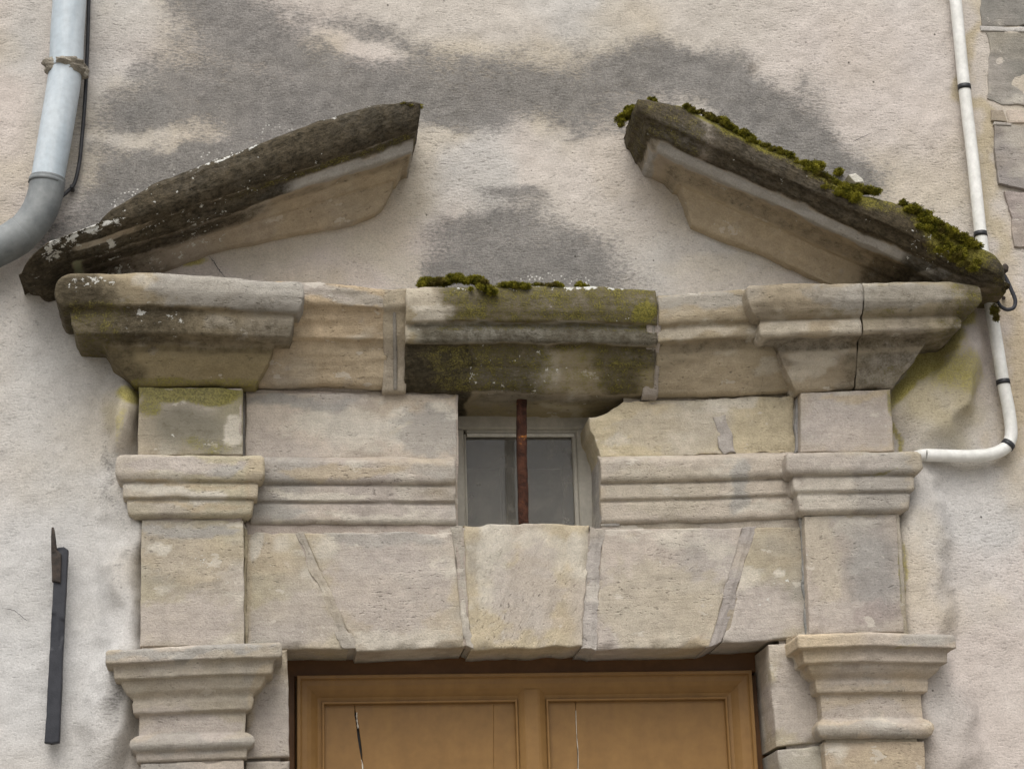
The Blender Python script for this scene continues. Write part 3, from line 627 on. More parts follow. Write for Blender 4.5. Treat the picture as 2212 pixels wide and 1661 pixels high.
mld('architrave_block', [(1697, 979), (1840, 976), (1990, 976)], [(1733, 1112), (1945, 1109)],
    [(976, .094), (981, .100), (1013, .101), (1023, .094), (1027, .083), (1033, .086), (1059, .085), (1065, .074), (1070, .077), (1100, .074), (1110, .062)], 1840, (1697, 1737), (1991, 1946), seed=33, amp=.0016, chip=.002,
    blobs=[('grey', 1900, 1040, 90, 80, 0, .65), ('pale', 1790, 1060, 60, 60, 0, .5), ('green', 1900, 1027, 90, 4, 0, .6), ('dark', 1930, 1040, 60, 50, 0, .2), ('pink', 1840, 1000, 120, 20, 0, .5)], base=(.42, .37, .29))

# pilaster capitals
CAPW = [('ochre', 420, 1500, 150, 12, 0, .4)]
mld('capital', [(228, 1402), (416, 1392), (608, 1386)], [(300, 1648), (527, 1640)],
    [(1394, .134), (1398, .140), (1424, .140), (1429, .124), (1433, .122), (1459, .119), (1463, .105), (1472, .103), (1488, .094), (1500, .080), (1509, .076), (1513, .079), (1535, .075), (1541, .062), (1584, .060), (1588, .071), (1596, .080), (1606, .082), (1616, .076), (1621, .066), (1641, .064)],
    416, (228, 300), (609, 529), seed=40, amp=.0016, chip=.0015, step=.005, er=1, blobs=[('grey', 400, 1412, 190, 12, -4, .9), ('beige', 400, 1490, 150, 50, 0, .5), ('pink', 420, 1565, 110, 20, 0, .8), ('grey', 410, 1600, 140, 16, 0, .6), ('ochre', 560, 1480, 20, 60, 30, .6)])
mld('capital', [(1722, 1371), (1880, 1365), (2062, 1372)], [(1779, 1596), (1996, 1594)],
    [(1364, .134), (1368, .140), (1394, .140), (1399, .124), (1403, .122), (1428, .119), (1432, .105), (1441, .103), (1452, .094), (1462, .080), (1467, .076), (1471, .079), (1493, .075), (1498, .062), (1551, .060), (1555, .071), (1563, .080), (1573, .082), (1587, .076), (1594, .064)],
    1880, (1722, 1780), (2063, 1997), seed=41, amp=.0016, chip=.0015, step=.005, er=1, base=(.46, .38, .265), blobs=[('grey', 2000, 1385, 80, 20, 0, .7), ('ochre', 1850, 1490, 150, 20, 0, .4), ('green', 1950, 1399, 80, 4, 0, .5), ('pink', 1880, 1530, 110, 24, 0, .6), ('grey', 1900, 1575, 140, 16, 0, .55)])

# horizontal cornice, five stones
DK = ('dark',)
mld('cornice_stone', [(118, 603), (150, 592), (340, 590), (480, 599), (660, 611)], [(285, 833), (420, 830), (555, 833)],
    [(596, .196), (603, .204), (625, .206), (645, .201), (664, .192), (669, .178), (700, .174), (722, .166), (738, .120), (752, .113), (775, .106), (800, .087), (822, .070), (831, .064)],
    430, (117, 290), (657, 552), seed=50, amp=.0024, chip=.002, strata=.0012, base=(.33, .275, .19), vary=.6,
    bands=[((.27, .22, .125), 750, 840, 200, 700, .85, 8, 20), ('dark', 740, 765, 200, 640, .42, 8, 40), ('dark', 655, 752, 100, 430, .66, 22, 130), ('dark', 676, 752, 100, 680, .46, 16, 40), ('dark', 590, 690, 90, 270, .74, 16, 100), ('grey', 590, 664, 340, 700, .8, 6, 60), ('dark', 630, 680, 240, 640, .36, 16, 80), ('green', 640, 760, 130, 290, .40, 20, 40), ('dark', 740, 850, 160, 300, .5, 10, 20), ('green', 815, 840, 240, 620, .6, 6, 30)],  # dark rows beneath the fascia paint in its shadow line, over real weathering
    blobs=[('lich', 190, 612, 70, 16, 0, .62), ('lich', 320, 690, 90, 40, 0, .40), ('pale', 305, 612, 30, 16, 0, .5)])
mld('cornice_stone', [(600, 609), (690, 612), (790, 620), (838, 628)], [(540, 836), (838, 838)],
    [(616, .146), (624, .150), (660, .147), (672, .132), (700, .116), (732, .104), (740, .086), (770, .074), (800, .058), (832, .040)], 760, (590, 560), 836, seed=51, amp=.005, chip=.005, strata=.003, base=(.45, .36, .245),
    blobs=[('ochre', 740, 770, 140, 60, 0, .5), ('grey', 720, 640, 120, 22, 5, .7), ('pink', 680, 640, 70, 20, 0, .6)], vary=.7)
centre = mld('cornice_stone', [(868, 622), (940, 619), (1130, 617), (1300, 619), (1402, 625)], [(868, 903), (1402, 911)],
    [(618, .146), (624, .153), (645, .156), (668, .153), (694, .142), (698, .128), (720, .131), (736, .126), (741, .120), (746, .104), (770, .092), (788, .083), (792, .078), (820, .060), (838, .044), (848, .032), (906, -.15)], 1130, 870, 1400, rise=9, seed=52, amp=.0024, chip=.002, strata=.0012, base=(.27, .225, .14), back=.16,
    vary=.5, bands=[('beige', 600, 700, 850, 905, .9, 5, 16), ('pale', 662, 697, 850, 930, .6, 6, 22), ((.29, .27, .215), 697, 742, 850, 1420, .9, 3, 10), ((.38, .36, .30), 708, 738, 960, 1140, .7, 5, 40), ('dark', 698, 742, 850, 1420, .56, 4, 20), ('green', 697, 715, 880, 1400, .42, 4, 20),
        ('dark', 600, 697, 915, 1420, .60, 5, 22), ('green', 600, 697, 915, 1420, .48, 5, 22), ('dark', 742, 850, 850, 1400, .64, 4, 12), ('dark', 742, 930, 800, 990, .80, 4, 12), ('green', 742, 850, 860, 1400, .45, 6, 60), ('dark', 755, 850, 1150, 1235, -.34, 10, 30), ('dark', 790, 850, 1340, 1420, -.5, 12, 24), ('dark', 848, 872, 985, 1400, .40, 6, 30), ('green', 862, 905, 990, 1270, .36, 10, 30), ((.40, .34, .2), 862, 906, 1120, 1280, .5, 8, 30), ('beige', 600, 860, 1378, 1420, .8, 8, 10)],
    blobs=[('green', 1385, 685, 36, 24, 0, 1.), ('lich', 1230, 630, 170, 14, 0, .85), ('lich', 1000, 630, 60, 12, 0, .7), ('lich', 1150, 780, 240, 70, 0, .30), ('pale', 1250, 832, 60, 8, 0, .7)])
mld('cornice_stone', [(1415, 642), (1520, 634), (1660, 622)], [(1415, 858), (1730, 850)],
    [(634, .146), (642, .151), (680, .149), (698, .142), (703, .128), (712, .131), (735, .126), (741, .104), (770, .090), (800, .068), (830, .048), (853, .032)], 1500, 1416, (1680, 1725), seed=53, amp=.0024, chip=.002, strata=.002, base=(.39, .325, .22), bands=[('dark', 735, 765, 1400, 1720, .36, 8, 20), ('dark', 630, 700, 1400, 1720, .2, 8, 20)],
    blobs=[('grey', 1520, 660, 130, 24, -3, .7), ('beige', 1510, 720, 100, 14, 0, .9), ('ochre', 1500, 690, 110, 16, 0, .5), ('ochre', 1540, 800, 120, 40, 0, .45), ('dark', 1480, 770, 60, 10, 0, .3)], vary=.7)
RP = [(611, .196), (617, .203), (650, .204), (668, .194), (683, .180), (688, .168), (694, .173), (716, .172), (725, .164), (740, .120), (758, .113), (790, .097), (820, .076), (842, .064)]
RBANDS = [('dark', 725, 760, 1600, 2130, .50, 6, 30), ('dark', 760, 850, 1780, 2130, .50, 12, 50), ('green', 664, 692, 1640, 2130, .34, 6, 40), ('dark', 600, 690, 1600, 2130, .34, 8, 40), ('dark', 600, 760, 2030, 2200, .6, 8, 30), ('green', 600, 850, 2000, 2200, .4, 8, 40)]
RB = [('grey', 1900, 640, 200, 30, 0, .6), ('dark', 1960, 700, 100, 60, 0, .38), ('dark', 1880, 780, 120, 40, 0, .28), ('green', 1850, 682, 200, 8, 0, .35), ('green', 1880, 835, 60, 12, 0, .6), ('beige', 1680, 705, 60, 14, 0, .8), ('pale', 1770, 825, 40, 14, 0, .6), ('dark', 2060, 680, 60, 40, 0, .5), ('dark', 1700, 748, 110, 10, 0, .4), ('green', 1950, 780, 90, 30, -20, .4)]
RT = [(1600, 614), (1720, 610), (2050, 606), (2118, 616)]; RBt = [(1715, 850), (1930, 839)]
mld('cornice_stone', RT, RBt, RP, 1800, (1612, 1718), 1854.1, seed=54, amp=.0024, chip=.002, strata=.0015, base=(.375, .315, .215), blobs=RB, bands=RBANDS, vary=.7)
mld('cornice_stone', RT, RBt, RP, 1800, 1854.9, (2118, 1931), seed=55, amp=.0024, chip=.002, strata=.0015, base=(.35, .30, .21), blobs=RB, bands=RBANDS, vary=.7)
# upright mortar joints between the cornice stones
mld('mortar_joint', [(834, 628), (874, 624)], [(834, 846), (874, 846)], [(626, .146), (660, .142), (676, .126), (732, .100), (770, .074), (800, .060), (846, .040)], 854, 829, 878, seed=56, amp=.004, base=(.38, .33, .26), vary=.35)
mld('mortar_joint', [(1396, 640), (1420, 642)], [(1396, 862), (1420, 862)], [(640, .148), (690, .142), (735, .124), (770, .090), (800, .070), (860, .034)], 1408, 1392, 1424, seed=57, amp=.004, base=(.38, .34, .28), vary=.35)
tube('pointing_ridge', S, STONE, [P3(851, 650, -.1435), P3(852, 676, -.127), P3(853, 732, -.101), P3(854, 770, -.0755), P3(854, 800, -.061), P3(854, 842, -.042)], .005, 8).data.attributes.new('col', 'FLOAT_COLOR', 'POINT')
tube('pointing_ridge', S, STONE, [P3(1411, 652, -.142), P3(1411, 690, -.137), P3(1411, 735, -.119), P3(1410, 770, -.086), P3(1410, 850, -.034)], .0045, 8).data.attributes.new('col', 'FLOAT_COLOR', 'POINT')
for o in [o for o in S.children if o.name.startswith('pointing_ridge')]:
    n = len(o.data.vertices); o.data.attributes['col'].data.foreach_set('color', np.tile([.27, .25, .215, 1], n).astype(np.float32))

# the two raking pieces of the broken pediment
zl = np.array([P(130, 597, -.20), P(400, 594, -.2), P(657, 611, -.20)]); zr = np.array([P(1612, 612, -.2), P(2118, 612, -.2)])
cl = lambda X: interp(X, zl[:, 0], zl[:, 1])+.002
cr = lambda X: interp(X, zr[:, 0], zr[:, 1])+.004
rakeL = moulding('raking_cornice', S, STONEL, [(40, 580), (75, 553), (110, 533), (200, 497), (240, 458), (330, 402), (450, 356), (570, 310), (680, 266), (790, 231), (880, 224), (910, 231)],
    [(200, 625), (340, 588), (460, 545), (600, 515), (760, 484), (800, 470), (880, 440)],
    [(299, .214), (306, .226), (332, .228), (356, .222), (378, .206), (390, .190), (396, .180), (404, .174), (421, .164), (428, .138), (442, .100), (462, .072), (465, .060), (490, .042), (515, .022)],
    600, (40, 108), (911, 812), seed=60, amp=.0035, chip=.003, base=(.36, .295, .20), clampz=cl, er=1, mp=.5, straight=True, rise=9, tip=(40, 112, 570), vary=.6,
    bands=[('ochre', 428, 515, 560, 900, .6, 8, 60), ('grey', 402, 425, 540, 880, .9, 3, 40), ('dark', 425, 460, 0, 560, .75, 12, 120), ('dark', 450, 530, 0, 330, .7, 14, 110), ('dark', 425, 445, 500, 910, .38, 6, 60), ('dark', 398, 428, 0, 590, .95, 4, 40), ('green', 384, 402, 480, 900, .45, 4, 60), ('dark', 384, 402, 300, 900, .75, 4, 60),  # dark row right under the fillet paints the undercut's shade
           ('dark', 280, 384, 0, 940, 1.0, 4, 20), ('dark', 280, 540, 868, 960, .6, 10, 14), ('green', 280, 480, 880, 960, .5, 10, 12), ('dark', 200, 700, -80, 150, 1., 5, 20), ((.13, .085, .055), 310, 384, 560, 700, .0, 6, 20)],
    blobs=[('lich', 180, 512, 130, 20, -25, .85), ('lich', 235, 545, 24, 50, -20, .7), ('lich', 320, 550, 20, 50, 10, .62), ('lich', 450, 352, 210, 9, -22, .85), ('lich', 430, 480, 120, 22, -24, .52), ('lich', 700, 265, 180, 14, -20, .5), ('lich', 400, 450, 420, 80, -23, .30), ('dark', 166, 563, 17, 13, 0, -1.), ((1), 166, 563, 20, 15, 0, 1., (.36, .37, .24))])
rakeR = moulding('raking_cornice', S, STONER, [(1360, 216), (1400, 212), (1470, 224), (1530, 254), (1600, 290), (1640, 312), (1710, 335), (1760, 370), (1830, 412), (1900, 428), (1950, 440), (2000, 465), (2050, 500), (2100, 522), (2150, 546), (2178, 570), (2200, 600)],
    [(1500, 495), (1560, 520), (1640, 547), (1720, 585), (1760, 607), (2000, 715)],
    [(312, .215), (319, .226), (346, .226), (362, .221), (366, .211), (394, .194), (399, .180), (412, .173), (427, .162), (434, .136), (450, .100), (474, .072), (477, .060), (506, .042), (547, .022)],
    1640, (1388, 1500), (2190, 2118), seed=61, amp=.0035, chip=.003, base=(.37, .295, .19), clampz=cr, er=1, straight=True, rise=9, tip=(2192, 2150, 590), vary=.6,
    bands=[('ochre', 434, 560, 1440, 1860, .8, 8, 60), ('dark', 430, 475, 1420, 2200, .42, 10, 40), ('dark', 430, 570, 1840, 2200, .62, 10, 80), ('grey', 402, 431, 1380, 2010, .95, 3, 20), ('dark', 402, 431, 1960, 2200, .6, 3, 40),  # lit fillet painted grey, shade of the undercut painted dark just below
           ('dark', 290, 402, 1480, 2260, .80, 5, 60), ('dark', 290, 402, 1300, 1500, .74, 5, 40), ('green', 290, 330, 1500, 2150, .55, 8, 40), ('green', 300, 402, 1300, 1500, .36, 8, 40), ('dark', 200, 700, 2080, 2300, .62, 5, 40), ('green', 200, 700, 2090, 2300, .42, 5, 40), ('dark', 280, 480, 1300, 1392, .50, 6, 10), ('ochre', 280, 480, 1300, 1392, .6, 6, 10)],
    blobs=[('green', 1600, 300, 240, 14, 27, .8), ('green', 1830, 425, 120, 26, 25, .75), ('green', 2050, 530, 110, 46, 30, 1.), ('dark', 1990, 570, 60, 40, 25, .8), ('green', 1345, 262, 20, 40, 20, .9), ('beige', 2015, 590, 30, 22, 0, .9), ('dark', 2015, 590, 26, 18, 0, -.8), ('lich', 1990, 540, 90, 40, 25, .45), ('lich', 1700, 400, 300, 40, 26, .22)])
for nm, q, col in [('lichen_disc', [(145, 552), (168, 545), (183, 552), (184, 563), (172, 575), (148, 577)], (.40, .40, .25)), ('lichen_disc', [(905, 628), (930, 626), (934, 636), (912, 640)], (.50, .50, .47))]:
    pass

# ---------------------------------------------------------------- small window over the door
YW = .13
win = empty('small_window', P3(1130, 1131, YW), 'small square grey painted window above the keystone, behind a rusty bar', 'window')
pbox('frame_rail', win, FRAME, 984, 1280, 896, 926, YW, .05, .004)
pbox('frame_rail', win, FRAME, 1006, 1248, 926, 937, YW+.010, .04, .003)
pbox('frame_stile', win, FRAME, 982, 1004, 926, 1150, YW, .05, .004)
pbox('frame_stile', win, FRAME, 1250, 1288, 926, 1150, YW, .05, .004)
pbox('glazing_bead', win, FRAME, 1240, 1250, 937, 1150, YW+.010, .03, .003)
pbox('glazing_bead', win, FRAME, 1004, 1009, 937, 1150, YW+.010, .03, .002)
pbox('putty_line', win, PUTTY, 1009, 1240, 936.5, 942.5, YW+.008, .01, .0008)
pbox('glass_pane', win, GLASS, 1006, 1246, 930, 1150, YW+.024, .004, .0003)
bar = tube('window_bar', None, RUST, [P3(1127, 855, .02), P3(1127, 950, .02), P3(1129, 1040, .02), P3(1131, 1136, .02)], .0125, 16, square=.75, lump=.10)
tag(bar, 'rusty square iron bar standing upright in front of the small window', 'bar')
# dim room behind
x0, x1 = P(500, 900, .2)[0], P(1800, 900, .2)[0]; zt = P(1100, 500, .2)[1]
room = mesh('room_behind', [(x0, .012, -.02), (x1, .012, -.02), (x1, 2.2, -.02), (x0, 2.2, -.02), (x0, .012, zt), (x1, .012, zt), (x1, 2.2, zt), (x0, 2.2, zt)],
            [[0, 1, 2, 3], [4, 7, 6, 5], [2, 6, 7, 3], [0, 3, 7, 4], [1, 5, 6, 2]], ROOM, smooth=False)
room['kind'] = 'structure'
brd = empty('board_backdrop', P3(1130, 1200, .45), 'added pale board screen seen dimly through the small window glass', 'backdrop')  # boards added behind the glass for the grey tones reflected in it
pbox('panel', brd, FRAME, 985, 1084, 1012, 1260, .45, .015)
pbox('panel', brd, FRAME, 1098, 1218, 1012, 1260, .45, .015)
pbox('post', brd, BROWNIRON, 1085, 1097, 1008, 1260, .455, .02)
pbox('post', brd, BROWNIRON, 1219, 1250, 1010, 1260, .455, .02)

# ---------------------------------------------------------------- the door
YD = .12
door = empty('panelled_door', P3(1130, 2300, YD), 'ochre brown painted wooden door with two tall cracked panels under the stone lintel', 'door')
BOT = 2250
pbox('frame_head', door, DARKP, 590, 1680, 1405, 1457, YD+.012, .05, .003)
pbox('frame_jamb', door, DARKP, 600, 638, 1457, BOT, YD+.012, .05, .003)
pbox('frame_jamb', door, DARKP, 1630, 1690, 1457, BOT, YD+.020, .05, .003)
def rect_mould(name, parent, mat, x0, x1, z0, z1, prof):
    """mitred moulding round a rectangle; prof = [(inset, Y)]"""
    V, F = [], []
    for ins, Y in prof:
        V += [(x0+ins, Y, z0), (x0+ins, Y, z1-ins), (x1-ins, Y, z1-ins), (x1-ins, Y, z0)]
    for a in range(len(prof)-1):
        for k in range(3): F.append([a*4+k, a*4+k+1, (a+1)*4+k+1, (a+1)*4+k])
    return mesh(name, V, F, mat, parent, smooth=False)
zb = P(1100, BOT, YD)[1]
def DX(x, y=1560): return P(x, y, YD)[0]
zt_ = P(880, 1458, YD)[1]
# leaf edges: outer rounded frame with its own bead, then rail, stiles, mullion
px = {k: DX(v) for k, v in dict(lo=641, li=700, ml=1122, mr=1180, ri=1588, ro=1628).items()}
zi = P(1100, 1506, YD)[1]
def cyma(w, d):
    return [(0, YD+.03), (0, YD+.004), (.004, YD), (.010, YD)]
BOL = [(0, YD+.03), (0, YD-.016), (.0015, YD-.0185), (.0085, YD-.0185), (.010, YD-.016), (.010, YD-.010), (.013, YD-.0075), (.024, YD-.0065), (.034, YD-.002), (.044, YD+.006), (.050, YD+.0115), (.0575, YD+.0135), (.0585, YD+.0135)]
rect_mould('outer_moulding', door, OCHREP, px['lo'], px['ro'], zb, zt_, BOL)
ia, ib, zi = px['lo']+.058, px['ro']-.058, zt_-.058
def mull(Y0):
    a, b = px['ml'], px['mr']; pr = [(a, YD+.03), (a, YD+.0105), (a+.006, YD+.006), (a+.014, YD+.0005), (a+.020, YD-.0015), (b-.020, YD-.0015), (b-.014, YD+.0005), (b-.006, YD+.006), (b, YD+.0105), (b, YD+.03)]
    n = len(pr); return mesh('mullion', [(x, y, zi+.020) for x, y in pr]+[(x, y, zb) for x, y in pr], [[i, i+1, n+i+1, n+i] for i in range(n-1)], OCHREP, door, smooth=False)
mull(0)
for (xa, xb) in ((ia, px['ml']), (px['mr'], ib)):
    rect_mould('panel_bead', door, OCHREP, xa, xb, zb, zi, [(-.001, YD+.0138), (.0020, YD+.0142), (.0024, YD+.0080), (.0036, YD+.0064), (.0068, YD+.0064), (.0082, YD+.0080), (.0086, YD+.026)])
px['li'], px['ri'] = ia, ib
def board(name, pl, pr, Y, mat):
    """upright board with ragged sides given as picture polylines"""
    L = np.array([P(x, y, Y) for x, y in pl]); R = np.array([P(x, y, Y) for x, y in pr]); n = 60
    z = np.linspace(zi-.006, zb, n); V = []
    for zz in z:
        a = interp(np.array([zz]), L[:, 1], L[:, 0])[0]; b = interp(np.array([zz]), R[:, 1], R[:, 0])[0]
        V += [(a, Y+.012, zz), (a, Y+.0006, zz), (a+.0008, Y, zz), (b-.0008, Y, zz), (b, Y+.0006, zz), (b, Y+.012, zz)]
    F = [[i*6+k, i*6+k+1, (i+1)*6+k+1, (i+1)*6+k] for i in range(n-1) for k in range(5)]
    return mesh(name, V, F, mat, door, smooth=False)
YB = YD+.021
crk = [(764, 1536), (769, 1560), (772, 1590), (777, 1620), (781, 1640), (783, 1661), (786, 1720), (786, 2300)]
crk2 = [(769, 1536), (774, 1560), (778, 1590), (782, 1620), (783, 1640), (786, 1661), (788, 1720), (788, 2300)]
crk[0:0] = [(766, 1500), (766, 1532)]; crk2[0:0] = [(766.8, 1500), (766.8, 1532)]
board('panel_board', [(700, 1500), (700, 2300)], crk, YB, OCHREP)
board('panel_board', crk2, [(1066, 1500), (1066, 2300)], YB, OCHREP)
board('panel_board', [(1066.25, 1500), (1066.25, 2300)], [(1125, 1500), (1125, 2300)], YB-.0004, OCHREP)
board('panel_board', [(1180, 1500), (1180, 2300)], [(1242.6, 1500), (1243.5, 1560), (1246, 1600), (1247.5, 1640), (1248, 2300)], YB, OCHREP)
board('panel_board', [(1243.6, 1500), (1244.6, 1560), (1247.6, 1600), (1249.3, 1640), (1249, 2300)], [(1590, 1500), (1590, 2300)], YB, OCHREP)
def sliver(name, pts, w, Y, mat, seed):
    rnd = random.Random(seed); V, F = [], []
    p = smooth_path([P3(x, y, Y) for x, y in pts], 6)
    for q in p:
        a = w*rnd.uniform(.25, 1.0)
        V += [(q[0]-a, Y+.004, q[2]), (q[0]-a*.5, Y, q[2]), (q[0]+a*.5, Y, q[2]), (q[0]+a, Y+.004, q[2])]
    n = len(p); F = [[i*4+k, i*4+k+1, (i+1)*4+k+1, (i+1)*4+k] for i in range(n-1) for k in range(3)]
    return mesh(name, V, F, mat, door, smooth=False)
sliver('crack_filler', [(771, 1538), (771, 1552), (774, 1572)], .0030, YB-.0005, FILL, 3)
sliver('crack_filler', [(780, 1640), (783, 1652), (784, 1700)], .0028, YB-.0005, FILL, 4)
sliver('crack_filler', [(1244, 1534), (1246, 1590), (1249, 1625), (1249, 1690)], .0014, YB-.0006, FILL, 5)
pbox('dark_backing', door, BLACK, 690, 1600, 1500, 2300, YB+.014, .004, .0005)

# ---------------------------------------------------------------- downpipe at the left, its cable
YPI = -.065
def PP(x, y, Y=YPI): return P3(x, y, Y)
dp = empty('downpipe', PP(60, 600), 'pale grey blue downpipe with darker grey elbow on the left of the wall', 'pipe')
k = .5/SC*(CAMY-YPI)/CAMY
tube('upper_pipe', dp, PVCGREY, [PP(153, -90), PP(150, 0), PP(145, 80), PP(143, 152)], 74*k, 32)
tube('lower_pipe', dp, PVCGREY, [PP(142, 138), PP(138, 180), PP(120, 290), PP(101, 398)], [70*k, 73*k, 73*k, 71*k], 32)
tube('elbow', dp, ELBOW, [PP(103, 386), PP(98, 420), PP(84, 458), PP(62, 490), PP(40, 510)], 76*k, 32)
tube('elbow', dp, ELBOW, [PP(48, 504), PP(30, 517), PP(0, 533), PP(-60, 562)], 80*k, 32)
tube('collar', dp, ELBOW, [PP(101.5, 391), PP(100, 400)], 78*k, 32, smoothn=0)
tube('mortar_collar', dp, CEMENT, [PP(145, 134), PP(144, 143), PP(142, 153), PP(141, 163)], [70*k, 83*k, 85*k, 72*k], 40, lump=.35, seed=4)
for a, b in ((150, 20), (98, 420)):
    pass
box('pipe_bracket', dp, ELBOW, PP(146, 100)[0]-.012, PP(146, 100)[0]+.012, YPI, .004, PP(146, 150)[2], PP(146, 138)[2], .002)
cable = tube('cable', None, BLACK, [P3(197, -80, -.02), P3(192, 0, -.02), P3(189, 100, -.02), P3(184, 210, -.02), P3(176, 310, -.02), P3(170, 360, -.02), P3(160, 398, -.02), P3(146, 414, -.022), P3(132, 426, -.03)], .0048, 12)
tag(cable, 'thin dark cable running down beside the downpipe', 'cable')
clip = box('cable_clip', None, BLACK, P(151, 405, -.02)[0], P(160, 405, -.02)[0], -.028, .002, P(150, 409, -.02)[1], P(150, 401, -.02)[1], .002)
tag(clip, 'small black clip holding the cable end against the wall', 'clip')

# ---------------------------------------------------------------- white conduit at the right with black clips
YQ = -.030
cq = empty('conduit', P3(2180, 990, YQ), 'white plastic conduit running down the right wall and bending back to the doorway', 'conduit')
kq = .5/SC*(CAMY-YQ)/CAMY
pts = [P3(x, y, YQ) for x, y in [(2056, -60), (2064, 0), (2083, 190), (2102, 350), (2120, 520), (2140, 660), (2158, 770), (2167, 826), (2178, 880), (2184, 925), (2182, 950), (2170, 968), (2140, 981), (2095, 985), (2040, 984), (2000, 983)]]
tube('pipe', cq, WHITE, pts, 28*kq, 24)
tube('pipe_end', cq, WHITE, [P3(2002, 983, YQ), P3(1985, 982, YQ+.008), P3(1966, 979, YQ+.022)], [28*kq, 25*kq, 16*kq], 24)
def ring(parent, x, y, dx, dy, r):
    L = math.hypot(dx, dy); a, b = P3(x-dx/L*5, y-dy/L*5, YQ), P3(x+dx/L*5, y+dy/L*5, YQ)
    o = tube('clip', parent, BLACK, [a, (a+b)/2, b], r, 24, smoothn=0)
    return o
for x, y, dx, dy in [(2083, 190, 19, 190), (2118, 507, 18, 170), (2167, 826, 10, 55), (2177, 961, -9, 12)]:
    ring(cq, x, y, dx, dy, 31*kq)
for x, y in [(2083, 190), (2118, 507), (2167, 826)]:
    c_ = P3(x, y, 0); box('clip_base', cq, BLACK, c_[0]-.010, c_[0]+.010, YQ+.01, .006, c_[2]-.006, c_[2]+.006, .002)

# ---------------------------------------------------------------- scrolled iron hook behind the pediment tip
YH = -.05
hook = empty('iron_hook', P3(2172, 670, YH), 'scrolled dark iron hook poking out behind the right pediment tip', 'hook')
tube('scroll', hook, IRON, [P3(x, y, YH) for x, y in [(2160, 585), (2172, 600), (2184, 625), (2193, 648), (2190, 664), (2176, 669), (2162, 662), (2155, 650)]], [.006, .0052, .0052, .005, .005, .004], 12)
hd = tube('rivet_head', hook, BROWNIRON, [P3(2171, 571, YH-.004), P3(2171, 577, YH-.006), P3(2170, 584, YH-.006), P3(2168, 590, YH-.004)], [.003, .0095, .0095, .004], 14)
tube('nail', hook, BROWNIRON, [P3(2168, 644, -.02), P3(2168, 644, .0)], [.005, .005], 10, smoothn=0)

# ---------------------------------------------------------------- iron shutter stay on the left wall
stay = empty('iron_stay', P3(112, 1606, -.02), 'dark painted flat iron bar with a thin spike fixed upright on the left wall', 'ironwork')
def flat(name, q, Y, depth, mat, rnd=.003):
    o = block(name, stay, mat, q, Y, depth, (.05, .05, .05), 70, step=.003, rnd=rnd, amp=.0006, wob=.0008); return o
flat('bar', ([(119, 1186), (124, 1181), (138, 1180), (147, 1187)], [(147, 1187), (143, 1260), (136, 1400), (128, 1602)], [(96, 1603), (112, 1605), (128, 1602)], [(119, 1186), (115, 1260), (106, 1420), (96, 1603)]), -.040, .020, IRON)
flat('pin', ([(112, 1140), (116, 1140)], [(116, 1140), (122, 1186), (132, 1195), (131, 1258)], [(112, 1254), (131, 1258)], [(112, 1140), (110, 1180), (112, 1254)]), -.046, .02, BROWNIRON, .002)
tube('spike', stay, BROWNIRON, [P3(114, 1139, -.038), P3(114.5, 1160, -.038), P3(116, 1195, -.038)], [.0025, .0045, .006], 10)
tube('foot', stay, BROWNIRON, [P3(112, 1603, -.03), P3(112, 1608, -.03)], [.004, .002], 8, smoothn=0)

# ---------------------------------------------------------------- moss cushions and a fallen chip
def moss(name, label, spots, seed, dens=1.0, drop=3):
    """spots = (x, y, rx, ry, out): cushions of tiny leaves heaped on a ledge"""
    rg = np.random.default_rng(seed); V, F = [], []
    for (x, y, rx, ry, o) in spots:
        c = P3(x, y+drop, -o); ax, az = rx/SC, ry/SC; ay = min(.028, .7*ax+.006); az *= .72
        n = int(dens*(140+ax*az*13e6))
        d = rg.normal(size=(n, 3)); d /= np.linalg.norm(d, axis=1, keepdims=True); r = rg.uniform(.05, 1.25, (n, 1))**.6
        lump = 1+.7*(vnoise(c*9+d*2, seed)[:, None]-.5)
        p = c+d*np.array([ax, ay, az])*r*lump
        dirn = d*.7+rg.normal(size=(n, 3))*.5+np.array([0, 0, .35]); dirn /= np.linalg.norm(dirn, axis=1, keepdims=True)
        side = np.cross(dirn, rg.normal(size=(n, 3))); side /= np.linalg.norm(side, axis=1, keepdims=True)+1e-9
        L = rg.uniform(.0025, .0062, (n, 1)); w = rg.uniform(.0004, .0009, (n, 1)); b = len(V)
        V += list(np.stack([p-side*w, p+side*w, p+dirn*L*.6+side*w*.9, p+dirn*L, p+dirn*L*.6-side*w*.9], 1).reshape(-1, 3))
        F += (b+np.arange(n*5).reshape(n, 5)).tolist()
        # felted core
        nu, nv = 10, 7; b = len(V)
        for a in range(nv):
            th = math.pi*a/(nv-1)
            for e in range(nu):
                ph = 2*math.pi*e/nu; V.append(c+.50*np.array([ax*math.sin(th)*math.cos(ph), ay*math.sin(th)*math.sin(ph), az*math.cos(th)])*rg.uniform(.8, 1.1))
        for a in range(nv-1):
            for e in range(nu): F.append([b+a*nu+e, b+a*nu+(e+1) % nu, b+(a+1)*nu+(e+1) % nu, b+(a+1)*nu+e])
    o = mesh(name, V, F, MOSS, None, smooth=False); o['kind'] = 'stuff'; tag(o, label, 'moss'); return o
def along(pts, n, jit, rx, ry, o, seed):
    rg = np.random.default_rng(seed); n = int(n*2.6); q = poly_eval(pts, np.linspace(0, 1, n)); out = []; rx *= .62; ry *= .62; jit *= 1.25
    for x, y in q:
        s = rg.uniform(.35, 1.35); out.append((x+rg.normal()*jit, y+rg.normal()*jit*.5, rx*s, ry*s, o+rg.uniform(-.012, .006)))
    return out
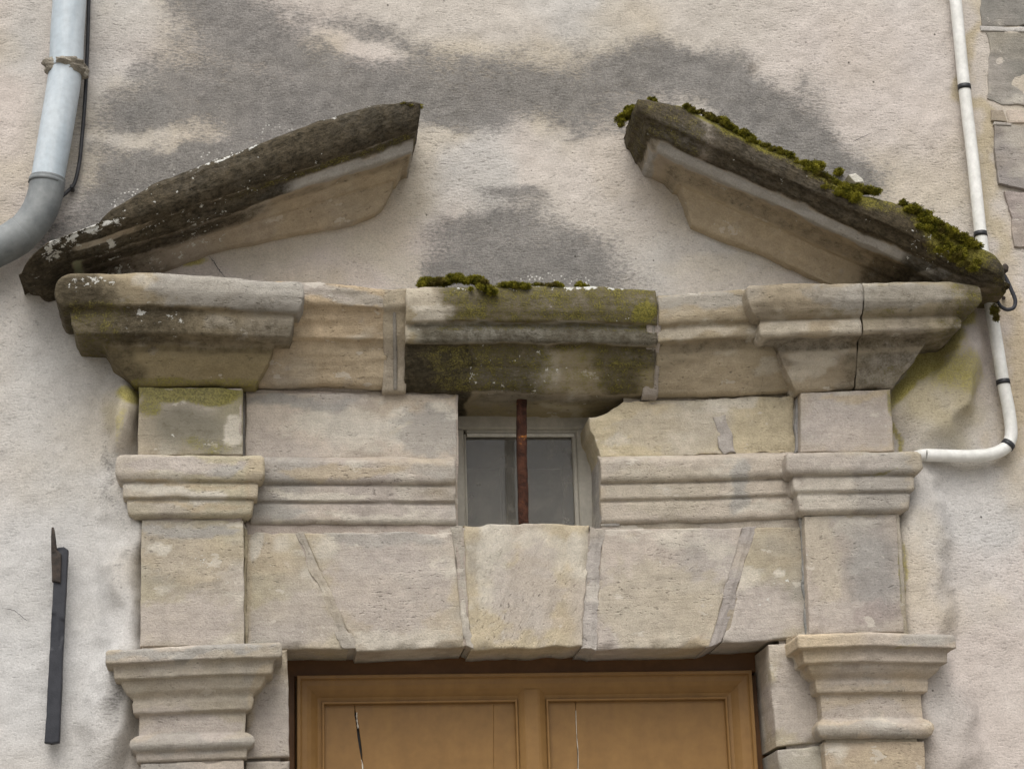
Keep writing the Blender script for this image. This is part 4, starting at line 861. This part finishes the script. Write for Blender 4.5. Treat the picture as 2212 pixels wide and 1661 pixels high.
moss('moss', 'green moss cushions on the ledge of the dark centre stone',
     along([(905, 612), (925, 606), (960, 606)], 5, 5, 18, 12, .12, 1)+along([(975, 596), (1000, 600), (1050, 612)], 7, 5, 19, 12, .13, 2)+along([(1030, 620), (1060, 622)], 3, 4, 16, 10, .165, 3)+along([(1085, 614), (1135, 616)], 4, 4, 15, 9, .15, 4)+along([(1165, 614), (1215, 615)], 4, 3, 12, 6, .14, 5)+along([(1245, 614), (1265, 614)], 2, 3, 9, 5, .12, 6), 11)
moss('moss', 'green moss strip growing along the top of the right pediment',
     along([(1478, 226), (1510, 240)], 4, 3, 12, 5, .215, 1)+along([(1525, 246), (1560, 262), (1600, 285), (1635, 308)], 16, 3, 15, 9, .218, 2)+along([(1635, 308), (1700, 330), (1735, 350)], 9, 3, 12, 5, .215, 3)+along([(1735, 350), (1780, 385), (1830, 402), (1885, 412)], 17, 4, 16, 9, .218, 4)+along([(1790, 405), (1850, 425)], 7, 6, 15, 10, .228, 5)+along([(1945, 436), (1962, 442)], 2, 2, 10, 5, .215, 6)
     +along([(1965, 450), (2010, 478), (2060, 506), (2110, 532)], 24, 6, 20, 12, .222, 7)+along([(2000, 495), (2060, 535), (2095, 570)], 12, 9, 16, 14, .228, 8), 12)
moss('moss', 'tufts of moss at the upper left end of the right pediment', along([(1338, 268), (1346, 250), (1368, 228)], 9, 3, 11, 8, .13, 1)+along([(1405, 212), (1415, 216)], 3, 3, 9, 6, .205, 2), 13)
moss('moss', 'small round moss tuft on the wall above the right pediment', [(1812, 369, 10, 10, .006), (1772, 355, 12, 9, .10), (1760, 352, 10, 6, .12)], 14)
moss('moss', 'thin moss on the top corner of the left pediment', along([(868, 224), (900, 228)], 4, 3, 12, 4, .215, 1), 15)
moss('moss', 'dark moss hanging under the right pediment tip', [(2148, 668, 9, 14, .10), (2152, 684, 6, 9, .10)], 16)
chip = block('stone_chip', None, STONE, ([(1832, 378), (1848, 374)], [(1848, 374), (1864, 386), (1868, 396)], [(1846, 394), (1868, 396)], [(1832, 378), (1846, 394)]), -.03, .03, (.55, .54, .50), 90, step=.003, vary=.2)
tag(chip, 'pale stone chip lying on the right pediment behind the moss', 'stone chip')
